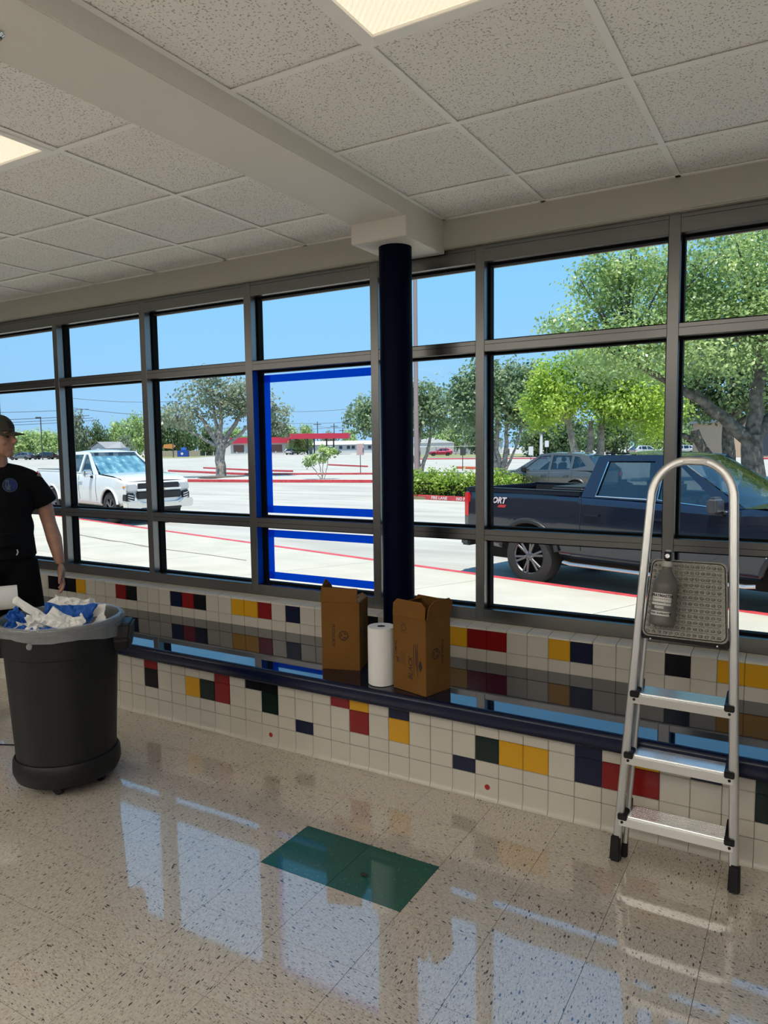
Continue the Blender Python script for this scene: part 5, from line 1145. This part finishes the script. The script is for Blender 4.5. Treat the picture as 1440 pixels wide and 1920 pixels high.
# right arm reaches down and across to the towel roll
b.tube([(-.175,.0,1.42),(-.225,.02,1.30),(-.25,.03,1.15),(-.235,-.05,1.03),(-.20,-.15,.92),(-.185,-.19,.875)],[.055,.048,.041,.043,.033,.027],14)
b.ball((-.175,-.215,.835),(.042,.030,.030),12,8)
RC = Vector((-.03,-.25,.745)); RR_ = .0665
for k, dx in enumerate((-.195,-.173,-.151,-.131)):
    b.tube([(dx-.0+.0,-.235,.835),(dx,-.25-.055,.80),(dx,-.25-.078,.75),(dx,-.25-.066,.70)],[.010,.0095,.009,.0075],8)
b.tube([(-.145,-.205,.845),(-.125,-.185,.815),(-.12,-.175,.775)],[.012,.011,.009],8)
body = remesh('body', b, skin, man, .0055, 3)
eye_m = mat('eye_dark', (0.02,0.015,0.012), .2)
for s in (-1,1): part('eye', MB().ball(hp(s*.031,-.0875,1.660),(.013,.008,.006),10,8,TURN), eye_m, man, smooth=60)
for s in (-1,1): part('eyebrow', MB().tube([hp(s*.015,-.106,1.683),hp(s*.034,-.103,1.687),hp(s*.052,-.088,1.682)],[.004,.0045,.003],6), mat('brow_hair',(0.03,0.018,0.01),.9), man, smooth=60)
part('hair', MB().ball(hp(0,.022,1.672),(.0815,.090,.085),14,10,TURN), mat('brown_hair',(0.04,0.022,0.012),.9), man, smooth=60)
# T-shirt
t_ = MB(); t_.ball((0,0,1.29),(.195,.135,.20),18,12).ball((0,.0,1.12),(.180,.128,.17),18,12).tube([(0,.0,1.02),(0,0,1.10)],[.172,.175],24,flat=.72).tube([(0,.005,.945),(0,0,1.08)],[.186,.174],24,flat=.76)
t_.tube([(0,.018,1.38),(0,.014,1.475)],[.10,.075],16)
for s in (-1,1):
    t_.ball((s*.155,.0,1.395),(.075,.078,.068),14,10); t_.tube([(s*.03,.012,1.46),(s*.10,.006,1.432),(s*.17,.0,1.395)],[.050,.060,.066],14)
    t_.tube([(s*.165,.0,1.395),(s*.212,.01,1.32),(s*.245,.018,1.25)],[.070,.072,.077],14)
shirt = remesh('tshirt', t_, shirt_m, man, .008, 8)
sh = MB(); sh.ball((0,.01,.93),(.172,.125,.11),18,10)
for s in (-1,1): sh.tube([(s*.088,0,.92),(s*.100,-.005,.74),(s*.108,-.01,.575)],[.100,.104,.108],18)
remesh('shorts', sh, shorts_m, man, .008, 4)
part('drawstring', MB().tube([(.075,-.135,1.0),(.078,-.142,.985),(.07,-.14,.968)],.004,6), mat('drawstring_white',(0.5,0.5,0.5),.8), man)
# cap
cp = MB()
for j in range(9):
    pass
cp.grid(lambda u,v: hp(.086*math.cos(2*PI*u)*math.cos(v*PI/2*.99)**.75, .006+.108*math.sin(2*PI*u)*math.cos(v*PI/2*.99)**.75, 1.690+.098*math.sin(v*PI/2)), 32, 10)
cap = part('cap', cp, cap_m, man, smooth=60); cap.modifiers.new('s','SOLIDIFY').thickness = .004
br = MB(); br.grid(lambda u,v: hp((u-.5)*2*(.080-.006*v)*(1-.25*v*v), -.078-(.092*v)*(1-((u-.5)*2)**2*.55)+(.05*((u-.5)*2)**2)*(1-v*.2), 1.695-.012*v-.018*((u-.5)*2)**2), 14, 8)
bo = part('brim', br, cap_m, cap, smooth=60); bo.modifiers.new('s','SOLIDIFY').thickness = .004
part('patch', MB().grid(lambda u,v: hp((u-.5)*.062, -.1045+.010*abs((u-.5)*2)**2+.018*v*v+.004*v, 1.712+.042*v), 6, 4), cap_patch, cap)
for s in (-1,1):
    sx = s*.118
    sho = part('shoe', MB().ball((sx,-.06,.055),(.048,.135,.05),14,10).ball((sx,.02,.075),(.042,.06,.05),12,8), shoe_m, man, smooth=60)
    part('sole', MB().prism([(sx+.047*math.cos(a)*(1 if math.sin(a) < 0 else .9), -.055+.142*math.sin(a)) for a in [2*PI*k/20 for k in range(20)]],'z',0,.028), sole_m, sho, bevel=.006)
# chest emblem projected on the shirt
bv = BVHTree.FromPolygons([v.co for v in shirt.data.vertices], [p.vertices for p in shirt.data.polygons])
def onshirt(x, z, off=.0015):
    h = bv.ray_cast(Vector((x,-.6,z)), Vector((0,1,0))); return h[0]+Vector((0,-off,0)) if h[0] else Vector((x,-.14,z))
LX, LZ = .058, 1.375
def chest(mb, m, name, off): return part(name, xf(mb, lambda x,y_,z: onshirt(LX+x, LZ+y_, off)), m, shirt)
def blob(pts): mb = MB(); mb.add([(x,y_,0) for x,y_ in pts],[tuple(range(len(pts)))]); return mb
def disc(r, n=24, m_=4): return MB().lathe([(r*k/m_,0) for k in range(m_+1)], n)
chest(disc(.036), mat('emblem_navy',(0.006,0.012,0.06),.8), 'emblem_disc', .0015)
chest(ring_mb(.036,.004), mat('emblem_ring',(0.03,0.06,0.11),.8), 'emblem_ring', .002)
e_l = mat('emblem_grey_blue',(0.05,0.09,0.13),.8); e_b = mat('emblem_blue',(0.008,0.02,0.14),.8)
chest(blob([(-.020,.038),(-.014,.030),(-.002,.028),(-.006,.008),(.004,-.004),(-.002,-.018),(.002,-.030),(-.016,-.026),(-.026,-.010),(-.024,.010)]), e_l, 'emblem_figure', .0026)
chest(blob([(.022,.036),(.016,.028),(.002,.027),(.0,.008),(.010,-.004),(.006,-.026),(.022,-.022),(.030,-.004),(.028,.014)]), e_b, 'emblem_figure', .0026)
# the towel roll in his right hand
r2 = towel_roll('white paper towel roll held sideways in front of the black shorts', .0665, .275)
mw = Matrix.Translation(man.location) @ Matrix.Rotation(math.radians(59),4,'Z')
r2.matrix_world = mw @ Matrix.Translation((-.215,-.25,.745)) @ Matrix.Rotation(PI/2,4,'Y')
